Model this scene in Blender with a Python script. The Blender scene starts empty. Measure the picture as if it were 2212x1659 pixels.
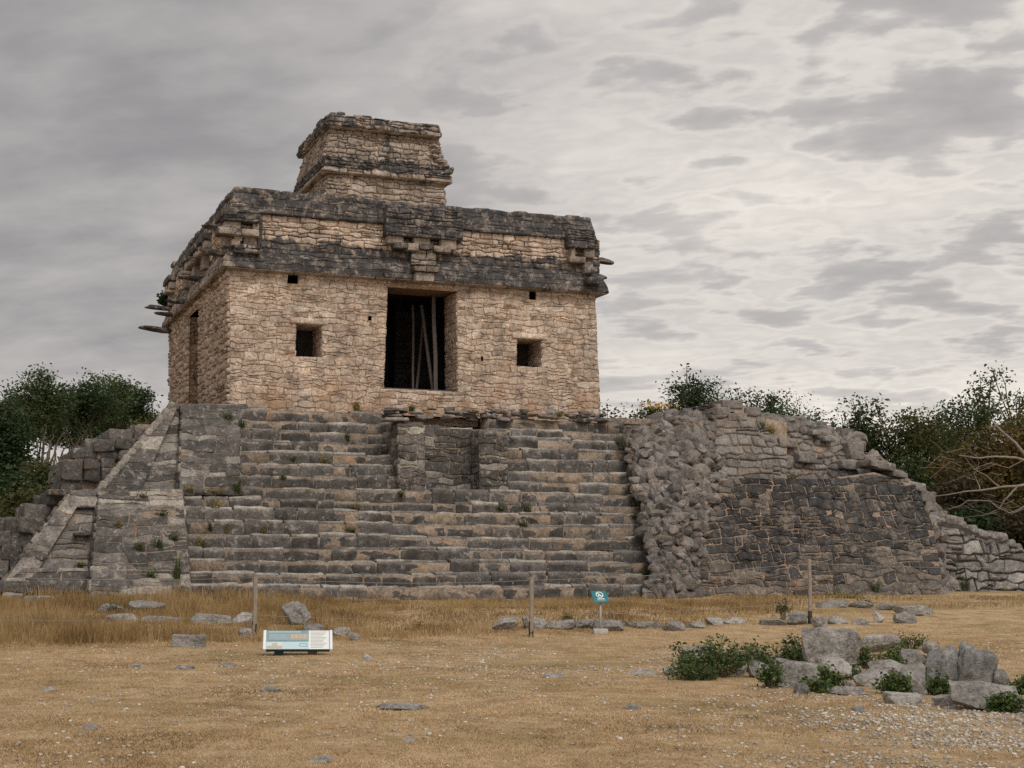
import bpy, math, random
import numpy as np
from mathutils import Vector, Matrix

R = math.radians
random.seed(7); rng = np.random.default_rng(11)
scn = bpy.context.scene
COL = scn.collection

# ------------------------------------------------------------------ camera, sky, sun, exposure
F, HZ, ROLL, HC = 3330.0, 1190.0, 0.008, 1.6          # survey frame of 2212 x 1659
PIT = math.atan((HZ - 829.5) / F)
cam = bpy.data.cameras.new("camera"); camo = bpy.data.objects.new("camera", cam); COL.objects.link(camo)
cam.sensor_width = 36.0; cam.lens = 36.0 * F / 2212.0; cam.clip_end = 3000.0; cam.clip_start = 0.1
camo.matrix_world = (Matrix.Translation((0, 0, HC)) @ Matrix.Rotation(R(90) + PIT, 4, 'X') @ Matrix.Rotation(ROLL, 4, 'Z'))
scn.camera = camo
SUN_AZ, SUN_EL = 150.0, 48.0                           # azimuth clockwise from +Y (behind the camera, to the right)
SUN_STRENGTH, SKY_STRENGTH, EXPOSURE = 1.5, 0.1, 0.25
scn.view_settings.view_transform = 'Standard'; scn.view_settings.look = 'None'
scn.view_settings.exposure = EXPOSURE; scn.view_settings.gamma = 1.0; scn.view_settings.use_curve_mapping = False
scn.cycles.max_bounces = 6; scn.cycles.diffuse_bounces = 4; scn.cycles.use_denoising = False

sun = bpy.data.lights.new("sun", 'SUN'); suno = bpy.data.objects.new("sun", sun); COL.objects.link(suno)
sun.energy = SUN_STRENGTH; sun.angle = R(25); sun.color = (1.0, 0.94, 0.85)
sd = Vector((math.sin(R(SUN_AZ)) * math.cos(R(SUN_EL)), math.cos(R(SUN_AZ)) * math.cos(R(SUN_EL)), math.sin(R(SUN_EL))))
suno.rotation_euler = sd.to_track_quat('Z', 'Y').to_euler()


class NG:
    """small helper to wire shader nodes"""
    def __init__(s, nt):
        s.nt = nt; nt.nodes.clear()
    def n(s, t, **k):
        nd = s.nt.nodes.new(t)
        for a, b in k.items():
            setattr(nd, a, b)
        return nd
    def put(s, sock, v):
        if hasattr(v, 'is_output') or isinstance(v, bpy.types.NodeSocket):
            s.nt.links.new(v, sock)
        elif isinstance(v, (tuple, list)) and len(v) == 3 and sock.type == 'RGBA':
            sock.default_value = (*v, 1)
        else:
            sock.default_value = v
    def m(s, op, a, b=0.0, c=None, clamp=False):
        nd = s.n('ShaderNodeMath', operation=op, use_clamp=clamp)
        s.put(nd.inputs[0], a); s.put(nd.inputs[1], b)
        if c is not None: s.put(nd.inputs[2], c)
        return nd.outputs[0]
    def vm(s, op, a, b):
        nd = s.n('ShaderNodeVectorMath', operation=op)
        s.put(nd.inputs[0], a); s.put(nd.inputs[1], b)
        return nd.outputs['Value'] if op in ('DOT_PRODUCT', 'LENGTH') else nd.outputs[0]
    def noise(s, vec, scale, detail=5.0, rough=0.6, dist=0.0):
        nd = s.n('ShaderNodeTexNoise'); s.put(nd.inputs['Vector'], vec)
        nd.inputs['Scale'].default_value = scale; nd.inputs['Detail'].default_value = detail
        nd.inputs['Roughness'].default_value = rough; nd.inputs['Distortion'].default_value = dist
        return nd.outputs['Fac']
    def ramp(s, fac, stops, interp='LINEAR'):
        nd = s.n('ShaderNodeValToRGB'); s.put(nd.inputs[0], fac); cr = nd.color_ramp; cr.interpolation = interp
        while len(cr.elements) < len(stops): cr.elements.new(0.5)
        for e, (p, c) in zip(cr.elements, stops):
            e.position = p; e.color = (*c, 1) if isinstance(c, (tuple, list)) else (c, c, c, 1)
        return nd.outputs[0]
    def mix(s, fac, a, b, mode='MIX'):
        nd = s.n('ShaderNodeMix', data_type='RGBA', blend_type=mode)
        s.put(nd.inputs[0], fac); s.put(nd.inputs[6], a); s.put(nd.inputs[7], b)
        return nd.outputs[2]
    def mr(s, v, a, b, c=0.0, d=1.0):
        nd = s.n('ShaderNodeMapRange', interpolation_type='SMOOTHSTEP'); s.put(nd.inputs[0], v)
        for i, q in zip((1, 2, 3, 4), (a, b, c, d)): nd.inputs[i].default_value = q
        return nd.outputs[0]


# the sky: clear-sky model under a broken overcast layer laid out by direction
world = bpy.data.worlds.new("World"); scn.world = world; world.use_nodes = True
g = NG(world.node_tree)
tc = g.n('ShaderNodeTexCoord').outputs['Generated']
sky = g.n('ShaderNodeTexSky', sky_type='NISHITA', sun_disc=False)
sky.sun_elevation = R(SUN_EL); sky.sun_rotation = R(SUN_AZ); sky.dust_density = 3.0
sx = g.n('ShaderNodeSeparateXYZ'); g.put(sx.inputs[0], tc)
dx, dy, dz = sx.outputs
den = g.m('ADD', g.m('MAXIMUM', dz, 0.0), 0.17)
px_ = g.m('DIVIDE', dx, den); py_ = g.m('DIVIDE', dy, den)
cb = g.n('ShaderNodeCombineXYZ'); g.put(cb.inputs[0], g.m('MULTIPLY', px_, 0.8)); g.put(cb.inputs[1], g.m('ADD', py_, g.m('MULTIPLY', px_, 0.22)))
cp = cb.outputs[0]
n1 = g.noise(cp, 1.1, 2.0, 0.5, 0.1)
n2 = g.noise(cp, 3.4, 4.0, 0.5, 0.15)
n3 = g.noise(cp, 8.5, 5.0, 0.52, 0.15)
n4 = g.noise(cp, 24.0, 4.0, 0.6, 0.3)
gdir = Vector((math.sin(R(21)) * math.cos(R(13)), math.cos(R(21)) * math.cos(R(13)), math.sin(R(13))))
glow = g.mr(g.vm('DOT_PRODUCT', tc, tuple(gdir)), math.cos(R(31)), 1.0)
low = g.mr(dz, 0.17, 0.02)
left = g.mr(dx, 0.05, -0.30)
amp = g.m('ADD', 0.50, g.m('MULTIPLY', glow, 0.22))
dev = g.m('MULTIPLY', g.m('SUBTRACT', n1, .5), .45)
for n_, w_ in ((n2, .56), (n3, .38), (n4, .11)): dev = g.m('ADD', dev, g.m('MULTIPLY', g.m('SUBTRACT', n_, .5), w_))
# thin bright seams where the layer breaks towards the sun side
seam = g.m('MULTIPLY', g.mr(g.m('ABSOLUTE', g.m('SUBTRACT', g.m('ADD', g.m('MULTIPLY', n2, .5), g.m('MULTIPLY', n3, .5)), .5)), .055, .0), g.m('MULTIPLY', glow, .07))
v = g.m('ADD', 0.50, g.m('MULTIPLY', dev, amp))
v = g.m('ADD', v, seam)
v = g.m('ADD', v, g.m('MULTIPLY', glow, 0.115))
v = g.m('ADD', v, g.m('MULTIPLY', low, 0.12))
v = g.m('SUBTRACT', v, g.m('MULTIPLY', g.m('MULTIPLY', left, g.m('SUBTRACT', 1.0, low)), 0.06))
cl = g.ramp(v, [(0.26, (.20, .192, .197)), (0.40, (.285, .272, .273)), (0.54, (.42, .398, .386)), (0.68, (.65, .605, .56)), (0.82, (.88, .815, .73))])
back = g.mr(dy, 0.25, -0.5, 1.0, 1.9)                   # rear sky boosted, out of view, to fill the temple front
bk = g.n('ShaderNodeVectorMath', operation='SCALE'); g.put(bk.inputs[0], cl); g.put(bk.inputs[3], g.m('MULTIPLY', back, 10.0))
skyc = g.mix(0.965, sky.outputs[0], bk.outputs[0])
bg = g.n('ShaderNodeBackground'); g.put(bg.inputs[0], skyc); bg.inputs[1].default_value = SKY_STRENGTH
wo = g.n('ShaderNodeOutputWorld'); g.nt.links.new(bg.outputs[0], wo.inputs[0])

# ------------------------------------------------------------------ survey helpers
def ray(px, py):
    a = px - 1106.0; b = -(py - 829.5)
    c, s = math.cos(ROLL), math.sin(ROLL)
    x = a * c - b * s; y = a * s + b * c
    cp_, sp_ = math.cos(PIT), math.sin(PIT)
    return np.array([x, F * cp_ - y * sp_, F * sp_ + y * cp_])
CAM = np.array([0, 0, HC])
TH = R(20.0)
UX = np.array([math.cos(TH), math.sin(TH), 0]); UY = np.array([-math.sin(TH), math.cos(TH), 0])
def sstep(a, b, x):
    t = np.clip((np.asarray(x, float) - a) / (b - a), 0, 1); return t * t * (3 - 2 * t)
def ground_h(x, y):
    return .35 * sstep(28, 35.5, y) + .018 * np.clip(np.asarray(y, float) - 36, 0, 40) + .025 * np.sin(np.asarray(x) * .55 + 1) * np.sin(np.asarray(y) * .43) * sstep(3, 12, y)
def G(px, py):
    r = ray(px, py); z = 0.0
    for _ in range(25):
        t = (z - HC) / r[2]; P = CAM + r * t; z = .5 * z + .5 * float(ground_h(P[0], P[1]))
    P[2] = float(ground_h(P[0], P[1])); return P
_r = ray(413, 1303); ORG = CAM + _r * ((.35 - HC) / _r[2])
def LP(px, py, y0, z0=0.0, y1=None, z1=1.0):
    """temple-frame point seen at a survey position on the plane through (y0,z0),(y1,z1) along the front"""
    if y1 is None: y1 = y0
    r = ray(px, py); d = np.array([r @ UX, r @ UY, r[2]]); c = CAM - ORG; c = np.array([c @ UX, c @ UY, c[2]])
    nrm = np.array([0, z1 - z0, -(y1 - y0)]); p0 = np.array([0, y0, z0])
    t = nrm @ (p0 - c) / (nrm @ d); return c + d * t
def to_world(p):
    return ORG + UX * p[0] + UY * p[1] + np.array([0, 0, p[2]])

# ------------------------------------------------------------------ mesh helpers
def _hash(ix, iy, iz, seed):
    h = (ix.astype(np.uint32) * np.uint32(374761393) + iy.astype(np.uint32) * np.uint32(668265263) + iz.astype(np.uint32) * np.uint32(2147483647) + np.uint32(seed * 974711 & 0xffffffff))
    h = (h ^ (h >> np.uint32(13))) * np.uint32(1274126177); h = h ^ (h >> np.uint32(16))
    return (h & np.uint32(0xffff)).astype(float) / 65535.0
def vnoise(P, scale=1.0, seed=0, octv=3):
    P = np.asarray(P, float)
    if P.shape[1] == 1: P = P * np.array([1.0, .83, .61]) + np.array([0, 3.1, 7.7])
    P = P * scale + 100.0; out = np.zeros(len(P)); amp = 1.0; tot = 0.0
    for o in range(octv):
        i = np.floor(P).astype(np.int64); f = P - i; f = f * f * (3 - 2 * f); acc = 0
        for a in (0, 1):
            for b in (0, 1):
                for c in (0, 1):
                    w = (f[:, 0] if a else 1 - f[:, 0]) * (f[:, 1] if b else 1 - f[:, 1]) * (f[:, 2] if c else 1 - f[:, 2])
                    acc = acc + w * _hash(i[:, 0] + a, i[:, 1] + b, i[:, 2] + c, seed + o)
        out += amp * (acc * 2 - 1); tot += amp; amp *= .5; P = P * 2.03
    return out / tot
def vnoise3(P, scale, seed, octv=3):
    return np.stack([vnoise(P, scale, seed + 17 * k, octv) for k in range(3)], 1)

class MB:
    def __init__(s): s.V = []; s.L = []; s.N = []; s.M = []; s.rnd = []; s.dk = []; s.nv = 0
    def add(s, V, polys, mat=0, rnd=0.5, dark=0.0):
        V = np.asarray(V, float); n = len(V)
        if isinstance(polys, list) and isinstance(polys[0], list): polys = np.asarray(polys)
        for q in (polys if isinstance(polys, list) else [polys]):
            q = np.asarray(q)
            if q.size == 0: continue
            s.L.append((q + s.nv).ravel()); s.N.append(np.full(len(q), q.shape[1])); s.M.append(np.full(len(q), mat))
        s.V.append(V); s.nv += n
        s.rnd.append(np.broadcast_to(np.asarray(rnd, float), (n,))); s.dk.append(np.broadcast_to(np.asarray(dark, float), (n,)))
    def build(s, name, mats, parent=None, smooth=True, sharp=None):
        me = bpy.data.meshes.new(name)
        if s.nv:
            V = np.concatenate(s.V); L = np.concatenate(s.L); N = np.concatenate(s.N); M = np.concatenate(s.M)
            me.vertices.add(len(V)); me.vertices.foreach_set('co', V.astype(np.float32).ravel())
            me.loops.add(len(L)); me.loops.foreach_set('vertex_index', L.astype(np.int32))
            me.polygons.add(len(N)); me.polygons.foreach_set('loop_start', np.concatenate([[0], np.cumsum(N)[:-1]]).astype(np.int32))
            me.polygons.foreach_set('loop_total', N.astype(np.int32)); me.polygons.foreach_set('material_index', M.astype(np.int32))
            me.polygons.foreach_set('use_smooth', np.full(len(N), smooth))
            for nm, arr in (('rnd', s.rnd), ('dark', s.dk)):
                at = me.attributes.new(nm, 'FLOAT', 'POINT'); at.data.foreach_set('value', np.concatenate(arr).astype(np.float32))
            me.update(calc_edges=True); me.validate()
            if sharp: me.set_sharp_from_angle(angle=R(sharp))
        for m in (mats if isinstance(mats, (list, tuple)) else [mats]): me.materials.append(m)
        o = bpy.data.objects.new(name, me); COL.objects.link(o)
        if parent: o.parent = parent
        return o

def empty(name, loc=(0, 0, 0), rz=0.0):
    o = bpy.data.objects.new(name, None); COL.objects.link(o); o.location = loc; o.rotation_euler = (0, 0, rz); o.empty_display_size = .2
    return o
def tag(o, label, cat, group=None):
    o['label'] = label; o['category'] = cat
    if group: o['group'] = group
    return o

# --- masonry: irregular stones as clipped cells, each a raised, rounded block over a mortar sheet
def _clip(poly, a, b, c):
    out = []; n = len(poly)
    for i in range(n):
        p = poly[i]; q = poly[(i + 1) % n]
        dp = a * p[0] + b * p[1] - c; dq = a * q[0] + b * q[1] - c
        if dp <= 0: out.append(p)
        if (dp < 0 < dq) or (dq < 0 < dp):
            t = dp / (dp - dq); out.append((p[0] + t * (q[0] - p[0]), p[1] + t * (q[1] - p[1])))
    return out
def _planes(poly):
    res = []; n = len(poly); ar = sum(poly[i][0] * poly[(i + 1) % n][1] - poly[(i + 1) % n][0] * poly[i][1] for i in range(n))
    sg = 1 if ar > 0 else -1
    for i in range(n):
        x0, y0 = poly[i]; x1, y1 = poly[(i + 1) % n]; a = (y1 - y0) * sg; b = -(x1 - x0) * sg; l = math.hypot(a, b) or 1
        res.append((a / l, b / l, (a * x0 + b * y0) / l))
    return res
def masonry(mb, pts, stone=(.36, .17), depth=.06, gap=.022, holes=(), jit=.3, seed=0, mat=0, mortar=1, dark=None, rough=.012, back=True, bulge=.0, style='course', rnd_edge=.8, mdark=None):
    """pts: planar convex polygon in 3-D, counter-clockwise seen from outside, first edge the base. holes: convex 3-D polygons in the same plane."""
    rs = random.Random(seed)
    P = [np.asarray(p, float) for p in pts]; A = P[0]; U = P[1] - A; U /= np.linalg.norm(U)
    nr = np.zeros(3)
    for i in range(1, len(P) - 1): nr += np.cross(P[i] - A, P[i + 1] - A)
    nr /= np.linalg.norm(nr); Vv = np.cross(nr, U)
    uv = [(float((p - A) @ U), float((p - A) @ Vv)) for p in P]
    H = [[(float((np.asarray(p) - A) @ U), float((np.asarray(p) - A) @ Vv)) for p in h] for h in holes]
    bp = _planes(uv); hp = [_planes(h) for h in H]
    u0, u1 = min(p[0] for p in uv), max(p[0] for p in uv); v0, v1 = min(p[1] for p in uv), max(p[1] for p in uv)
    w, h = stone
    polys = []
    if style == 'course':
        v = v0 - rs.random() * .3 * h; rows = []
        while v < v1:
            hh = h * rs.uniform(.65, 1.35); rows.append((v, v + hh)); v += hh
        kst = w * .55; nk = int((u1 - u0 + 4) / kst) + 3; KN = {}
        def wob(u, k):
            if k not in KN: KN[k] = [rs.uniform(-1, 1) for _ in range(nk)]
            t = max(0.0, (u - u0 + 2) / kst); i = min(int(t), nk - 2); f = t - i
            return h * jit * (KN[k][i] * (1 - f) + KN[k][i + 1] * f)
        for k, (va, vb) in enumerate(rows):
            vc = min(max((va + vb) / 2, v0 + .01), v1 - .01); lo, hi = u0 - .5, u1 + .5
            for a_, b_, c_ in bp:
                if abs(a_) > 1e-6:
                    e = (c_ - b_ * vc) / a_
                    if a_ > 0: hi = min(hi, e)
                    else: lo = max(lo, e)
            if hi - lo < .05: continue
            segs = [(lo, hi)]
            for q, hq in zip(H, hp):
                qv0, qv1 = min(p[1] for p in q), max(p[1] for p in q)
                if min(vb, qv1) - max(va, qv0) < .5 * min(vb - va, qv1 - qv0): continue
                a_, b_ = min(p[0] for p in q), max(p[0] for p in q); ns = []
                for s0, s1 in segs:
                    if b_ <= s0 or a_ >= s1: ns.append((s0, s1)); continue
                    if a_ > s0: ns.append((s0, a_))
                    if b_ < s1: ns.append((b_, s1))
                segs = ns
            for s0, s1 in segs:
                cuts = [s0]; u = s0
                while u < s1:
                    u += w * rs.choice([.5, .7, .9, 1, 1.2, 1.5, 1.9]); cuts.append(u)
                if len(cuts) > 2 and s1 - cuts[-2] < .35 * w: cuts.pop(-2)
                cuts[-1] = s1; lean = [0] + [rs.uniform(-.28, .28) * (vb - va) for _ in cuts[1:-1]] + [0]
                ext = [.06 if i in (0, len(cuts) - 1) else 0 for i in range(len(cuts))]
                for i in range(len(cuts) - 1):
                    ua, ub = cuts[i] - ext[i], cuts[i + 1] + ext[i + 1]; la, lb = lean[i], lean[i + 1]
                    parts_ = [(0, 1)]
                    if rs.random() < .22 and vb - va > .75 * h: c_ = rs.uniform(.35, .65); parts_ = [(0, c_), (c_, 1)]
                    for f0, f1 in parts_:
                        n_ = 4; bot, top = [], []
                        for t in range(n_ + 1):
                            tt = t / n_
                            xb = ua + la * (f0 - .5) + (ub - ua + (lb - la) * (f0 - .5)) * tt; xt = ua + la * (f1 - .5) + (ub - ua + (lb - la) * (f1 - .5)) * tt
                            yb0 = va + wob(xb, k); yb1 = vb + wob(xb, k + 1); yt0 = va + wob(xt, k); yt1 = vb + wob(xt, k + 1)
                            bot.append((xb, yb0 + (yb1 - yb0) * f0)); top.append((xt, yt0 + (yt1 - yt0) * f1))
                        pl = bot + top[::-1]; cx_ = sum(p[0] for p in pl) / len(pl); cy_ = sum(p[1] for p in pl) / len(pl)
                        wd = max(p[0] for p in pl) - min(p[0] for p in pl); hd = (max(p[1] for p in pl) - min(p[1] for p in pl))
                        kx = max(.5, 1 - gap / wd); ky = max(.45, 1 - gap / max(hd - 2 * h * jit * .3, .02))
                        pl = [(cx_ + (x - cx_) * kx + rs.uniform(-.06, .06) * h, cy_ + (y - cy_) * ky + rs.uniform(-.05, .05) * h) for x, y in pl]
                        polys.append((pl, (cx_, cy_)))
    else:
        nrow = max(1, int(round((v1 - v0) / h))); hh = (v1 - v0) / nrow; S = []
        for r_ in range(nrow):
            u = u0 - rs.random() * w
            while u < u1 + w:
                st = w * rs.choice([.55, .8, 1, 1.1, 1.35, 1.7]); uu = u + st / 2
                vv = v0 + (r_ + .5 + rs.uniform(-jit, jit)) * hh + .03 * math.sin(uu * 1.7 + seed)
                u += st
                m_ = min(h, w) * .16
                if any(a * uu + b * vv > c - m_ for a, b, c in bp): continue
                if any(max(a * uu + b * vv - c for a, b, c in q) < m_ * .5 for q in hp): continue
                S.append((uu, vv))
        S = np.array(S).reshape(-1, 2); T = S / np.array([w * .8, h * 1.0])
        order = np.argsort(T[:, 0]); T0 = T[order, 0]
        for k in range(len(S)):
            lo = np.searchsorted(T0, T[k, 0] - 3.2); hi = np.searchsorted(T0, T[k, 0] + 3.2); idx = order[lo:hi]
            d = T[idx] - T[k]; d2 = (d ** 2).sum(1); sel = idx[(d2 > 1e-9) & (d2 < 9.0)]
            sel = sel[np.argsort(((T[sel] - T[k]) ** 2).sum(1))][:16]
            tx, ty = T[k]; poly = [(tx - 1.7, ty - 1.3), (tx + 1.7, ty - 1.3), (tx + 1.7, ty + 1.3), (tx - 1.7, ty + 1.3)]
            for j in sel:
                ax, ay = T[j, 0] - tx, T[j, 1] - ty; c = (T[j] @ T[j] - T[k] @ T[k]) / 2
                ex, ey = ax / (w * .8), ay / h; l = math.hypot(ex, ey)
                poly = _clip(poly, ax, ay, c - gap * .5 * l)
                if len(poly) < 3: break
            if len(poly) < 3: continue
            q = []
            for i in range(len(poly)):
                (xa, ya), (xb, yb) = poly[i], poly[(i + 1) % len(poly)]
                for t in (0, .33, .67): q.append(((xa + (xb - xa) * t) * w * .8 + rs.uniform(-.05, .05) * h, (ya + (yb - ya) * t) * h + rs.uniform(-.05, .05) * h))
            polys.append((q, tuple(S[k])))
    for poly, (su, sv) in polys:
        for a, b, c in bp: poly = _clip(poly, a, b, c - .002)
        for q in hp:
            a, b, c = max(q, key=lambda e: e[0] * su + e[1] * sv - e[2])
            poly = _clip(poly, -a, -b, -c)
        if len(poly) < 3: continue
        pa = np.array(poly); nx = np.roll(pa, -1, 0)
        area = abs((pa[:, 0] * nx[:, 1] - nx[:, 0] * pa[:, 1]).sum()) / 2
        if area < .08 * w * h: continue
        ring = pa; n = len(ring); cen = ring.mean(0); dd = depth * rs.uniform(.5, 1.25) * (1 + bulge * rs.random())
        tl = .22 * depth / h; tilt = (rs.uniform(-tl, tl) * .4, rs.uniform(-tl, tl))
        rel = ring - cen; ext_ = np.abs(rel).max(0) + 1e-6; rr = []
        ins = np.minimum(.45, (rnd_edge * depth) / ext_)
        for f_, de in ((0, -.03), (.12, dd * .6), (.75, dd * .95), (2.2, dd * 1.02)):
            q = cen + rel * (1 - np.minimum(ins * f_, .62)) + np.array([[rs.uniform(-1, 1), rs.uniform(-1, 1)] for _ in range(n)]) * (.006 if de > 0 else 0)
            z = np.full(n, de)
            if de > 0: z = z + rel @ np.array(tilt) + np.array([rs.uniform(-1, 1) for _ in range(n)]) * rough
            rr.append(np.column_stack([q, z]))
        loc = np.concatenate(rr + [np.array([[cen[0], cen[1], dd * 1.03 + rs.uniform(-1, 1) * rough]])])
        W = A + loc[:, :1] * U + loc[:, 1:2] * Vv + loc[:, 2:] * nr
        i0 = np.arange(n); i1 = np.roll(i0, -1)
        quads = np.concatenate([np.column_stack([i0 + a * n, i1 + a * n, i1 + (a + 1) * n, i0 + (a + 1) * n]) for a in range(3)])
        tris = np.column_stack([i0 + 3 * n, i1 + 3 * n, np.full(n, 4 * n)])
        dk = dark(W) if dark else 0.0
        mb.add(W, [quads, tris], mat, rs.random(), dk)
    if back:
        cs = .18; nu = max(2, int((u1 - u0) / cs)); nv_ = max(2, int((v1 - v0) / cs))
        if not H:
            mb.add(np.array(P), np.arange(len(P))[None], mortar, .5, mdark if mdark is not None else (0 if dark is None else dark(np.array(P))))
        else:
            # mortar sheet cut into convex cells round the openings
            us = sorted({u0, u1, *[p[0] for q in H for p in q]}); vs = sorted({v0, v1, *[p[1] for q in H for p in q]})
            for a in range(len(us) - 1):
                for b in range(len(vs) - 1):
                    cell = [(us[a], vs[b]), (us[a + 1], vs[b]), (us[a + 1], vs[b + 1]), (us[a], vs[b + 1])]
                    cu, cv = (us[a] + us[a + 1]) / 2, (vs[b] + vs[b + 1]) / 2
                    for c in bp: cell = _clip(cell, *c)
                    if len(cell) < 3: continue
                    bad = False
                    for q in hp:
                        e = max(q, key=lambda t: t[0] * cu + t[1] * cv - t[2])
                        if e[0] * cu + e[1] * cv - e[2] < 0: bad = True; break
                        cell = _clip(cell, -e[0], -e[1], -e[2])
                    if bad or len(cell) < 3: continue
                    ca = np.array(cell); W = A + ca[:, :1] * U + ca[:, 1:] * Vv
                    mb.add(W, np.arange(len(W))[None], mortar, .5, 0 if dark is None else dark(W))

# --- rounded rough block
def _cube_grid(t):
    t = np.asarray(t, float); n = len(t); pts = {}; V = []; Fq = []
    def vid(p):
        k = tuple(np.round(p, 5))
        if k not in pts: pts[k] = len(V); V.append(p)
        return pts[k]
    for ax in range(3):
        for sg in (-1, 1):
            for i in range(n - 1):
                for j in range(n - 1):
                    q = []
                    for a, b in ((i, j), (i + 1, j), (i + 1, j + 1), (i, j + 1)):
                        p = [0, 0, 0]; p[ax] = sg; p[(ax + 1) % 3] = t[a]; p[(ax + 2) % 3] = t[b]; q.append(vid(tuple(p)))
                    Fq.append(q if sg > 0 else q[::-1])
    return np.array(V, float), np.array(Fq)
CG = _cube_grid([-1, -.9, -.72, -.25, .25, .72, .9, 1]); CGS = _cube_grid([-1, -.8, 0, .8, 1])
def block(mb, c, half, r=.05, amp=.025, seed=0, mat=0, dark=0.0, rot=None, tmpl=None, rnd=None, nscale=2.2, nose=0.0):
    V, Fq = tmpl or CG; h = np.asarray(half, float); r = min(r, h.min() * .9); q = V * h
    inn = np.clip(q, -(h - r), h - r); d = q - inn; l = np.linalg.norm(d, axis=1, keepdims=True); l[l == 0] = 1
    p = inn + r * d / l
    if nose:
        t = np.clip((p[:, 2] - (h[2] - nose)) / nose, 0, 1); p[:, 1] += (p[:, 1] < 0) * t ** 1.4 * nose * .85
    p = p + vnoise3(p + seed * 3.7, nscale, seed, 3) * amp
    if rot is not None: p = p @ np.asarray(rot).T
    p = p + np.asarray(c)
    mb.add(p, Fq, mat, random.random() if rnd is None else (rnd(p) if callable(rnd) else rnd), dark(p) if callable(dark) else dark)
def box(mb, c, half, mat=0, rot=None, bev=0.0):
    V, Fq = _cube_grid([-1, 1]) if not bev else _cube_grid([-1, -.97, .97, 1])
    h = np.asarray(half, float); q = V * h
    if bev:
        inn = np.clip(q, -(h - bev), h - bev); d = q - inn; l = np.linalg.norm(d, axis=1, keepdims=True); l[l == 0] = 1
        V2, _ = _cube_grid([-1, -.97, .97, 1]); s = np.sign(V2) * np.where(np.abs(V2) > .98, 1, 0)
        q = np.where(np.abs(V2) > .98, np.sign(V2) * h, np.where(np.abs(V2) > .5, np.sign(V2) * (h - bev), 0))
        inn = np.clip(q, -(h - bev), h - bev); d = q - inn; l = np.linalg.norm(d, axis=1, keepdims=True); l[l == 0] = 1
        q = inn + bev * d / l
    if rot is not None: q = q @ np.asarray(rot).T
    mb.add(q + np.asarray(c), Fq, mat)
def rotz(a): return np.array([[math.cos(a), -math.sin(a), 0], [math.sin(a), math.cos(a), 0], [0, 0, 1]])
def rotx(a): return np.array([[1, 0, 0], [0, math.cos(a), -math.sin(a)], [0, math.sin(a), math.cos(a)]])
def roty(a): return np.array([[math.cos(a), 0, math.sin(a)], [0, 1, 0], [-math.sin(a), 0, math.cos(a)]])
def tube(mb, pts, rad, n=6, mat=0, rnd=.5, cap=True):
    pts = np.asarray(pts, float); k = len(pts); rad = np.broadcast_to(np.asarray(rad, float), (k,))
    t = np.gradient(pts, axis=0); t /= np.linalg.norm(t, axis=1, keepdims=True) + 1e-9
    ref = np.array([0, 0, 1.]) if abs(t[0, 2]) < .9 else np.array([1., 0, 0])
    a = np.cross(t, ref); a /= np.linalg.norm(a, axis=1, keepdims=True) + 1e-9; b = np.cross(t, a)
    an = np.linspace(0, 2 * math.pi, n, endpoint=False)
    V = (pts[:, None] + rad[:, None, None] * (np.cos(an)[None, :, None] * a[:, None] + np.sin(an)[None, :, None] * b[:, None])).reshape(-1, 3)
    i = np.arange(n); j = np.roll(i, -1)
    q = np.concatenate([np.column_stack([i + r_ * n, i + (r_ + 1) * n, j + (r_ + 1) * n, j + r_ * n]) for r_ in range(k - 1)])
    fs = [q]
    if cap: fs += [i[None], (i[::-1] + (k - 1) * n)[None]]
    mb.add(V, fs, mat, rnd)

# --- boulders
def _ico(sub):
    t = (1 + 5 ** .5) / 2
    V = [(-1, t, 0), (1, t, 0), (-1, -t, 0), (1, -t, 0), (0, -1, t), (0, 1, t), (0, -1, -t), (0, 1, -t), (t, 0, -1), (t, 0, 1), (-t, 0, -1), (-t, 0, 1)]
    V = [np.array(v) / np.linalg.norm(v) for v in V]
    T = [(0, 11, 5), (0, 5, 1), (0, 1, 7), (0, 7, 10), (0, 10, 11), (1, 5, 9), (5, 11, 4), (11, 10, 2), (10, 7, 6), (7, 1, 8), (3, 9, 4), (3, 4, 2), (3, 2, 6), (3, 6, 8), (3, 8, 9), (4, 9, 5), (2, 4, 11), (6, 2, 10), (8, 6, 7), (9, 8, 1)]
    for _ in range(sub):
        c = {}; N = []
        def mid(a, b):
            k = (min(a, b), max(a, b))
            if k not in c: m_ = V[a] + V[b]; V.append(m_ / np.linalg.norm(m_)); c[k] = len(V) - 1
            return c[k]
        for a, b, d in T:
            x, y, z = mid(a, b), mid(b, d), mid(d, a); N += [(a, x, z), (b, y, x), (d, z, y), (x, y, z)]
        T = N
    return np.array(V), np.array(T)
ICO = [_ico(k) for k in range(5)]
def rock_verts(seed, lvl=3, block_=.5, cuts=9, amp=.06):
    r_ = np.random.default_rng(seed); V = ICO[lvl][0].copy()
    pl = [(r_.normal(size=3), r_.uniform(.55, .9)) for _ in range(cuts)]
    for ax in range(3):
        for sg in (-1, 1):
            n_ = np.zeros(3); n_[ax] = sg; n_ += r_.normal(size=3) * .16; pl.append((n_, 1 - .42 * block_ + r_.uniform(-.06, .06)))
    P = V * 1.15
    for n_, d in pl:
        n_ = n_ / np.linalg.norm(n_); e = P @ n_; m_ = e > d
        P[m_] -= np.outer(e[m_] - d, n_) * .93
    P += V * (vnoise(P, 1.6, seed, 4) * amp * 1.4)[:, None] + vnoise3(P, 4.5, seed + 5, 3) * amp * .45
    lo, hi = P.min(0), P.max(0); return (P - (lo + hi) / 2) / ((hi - lo) / 2)
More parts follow.
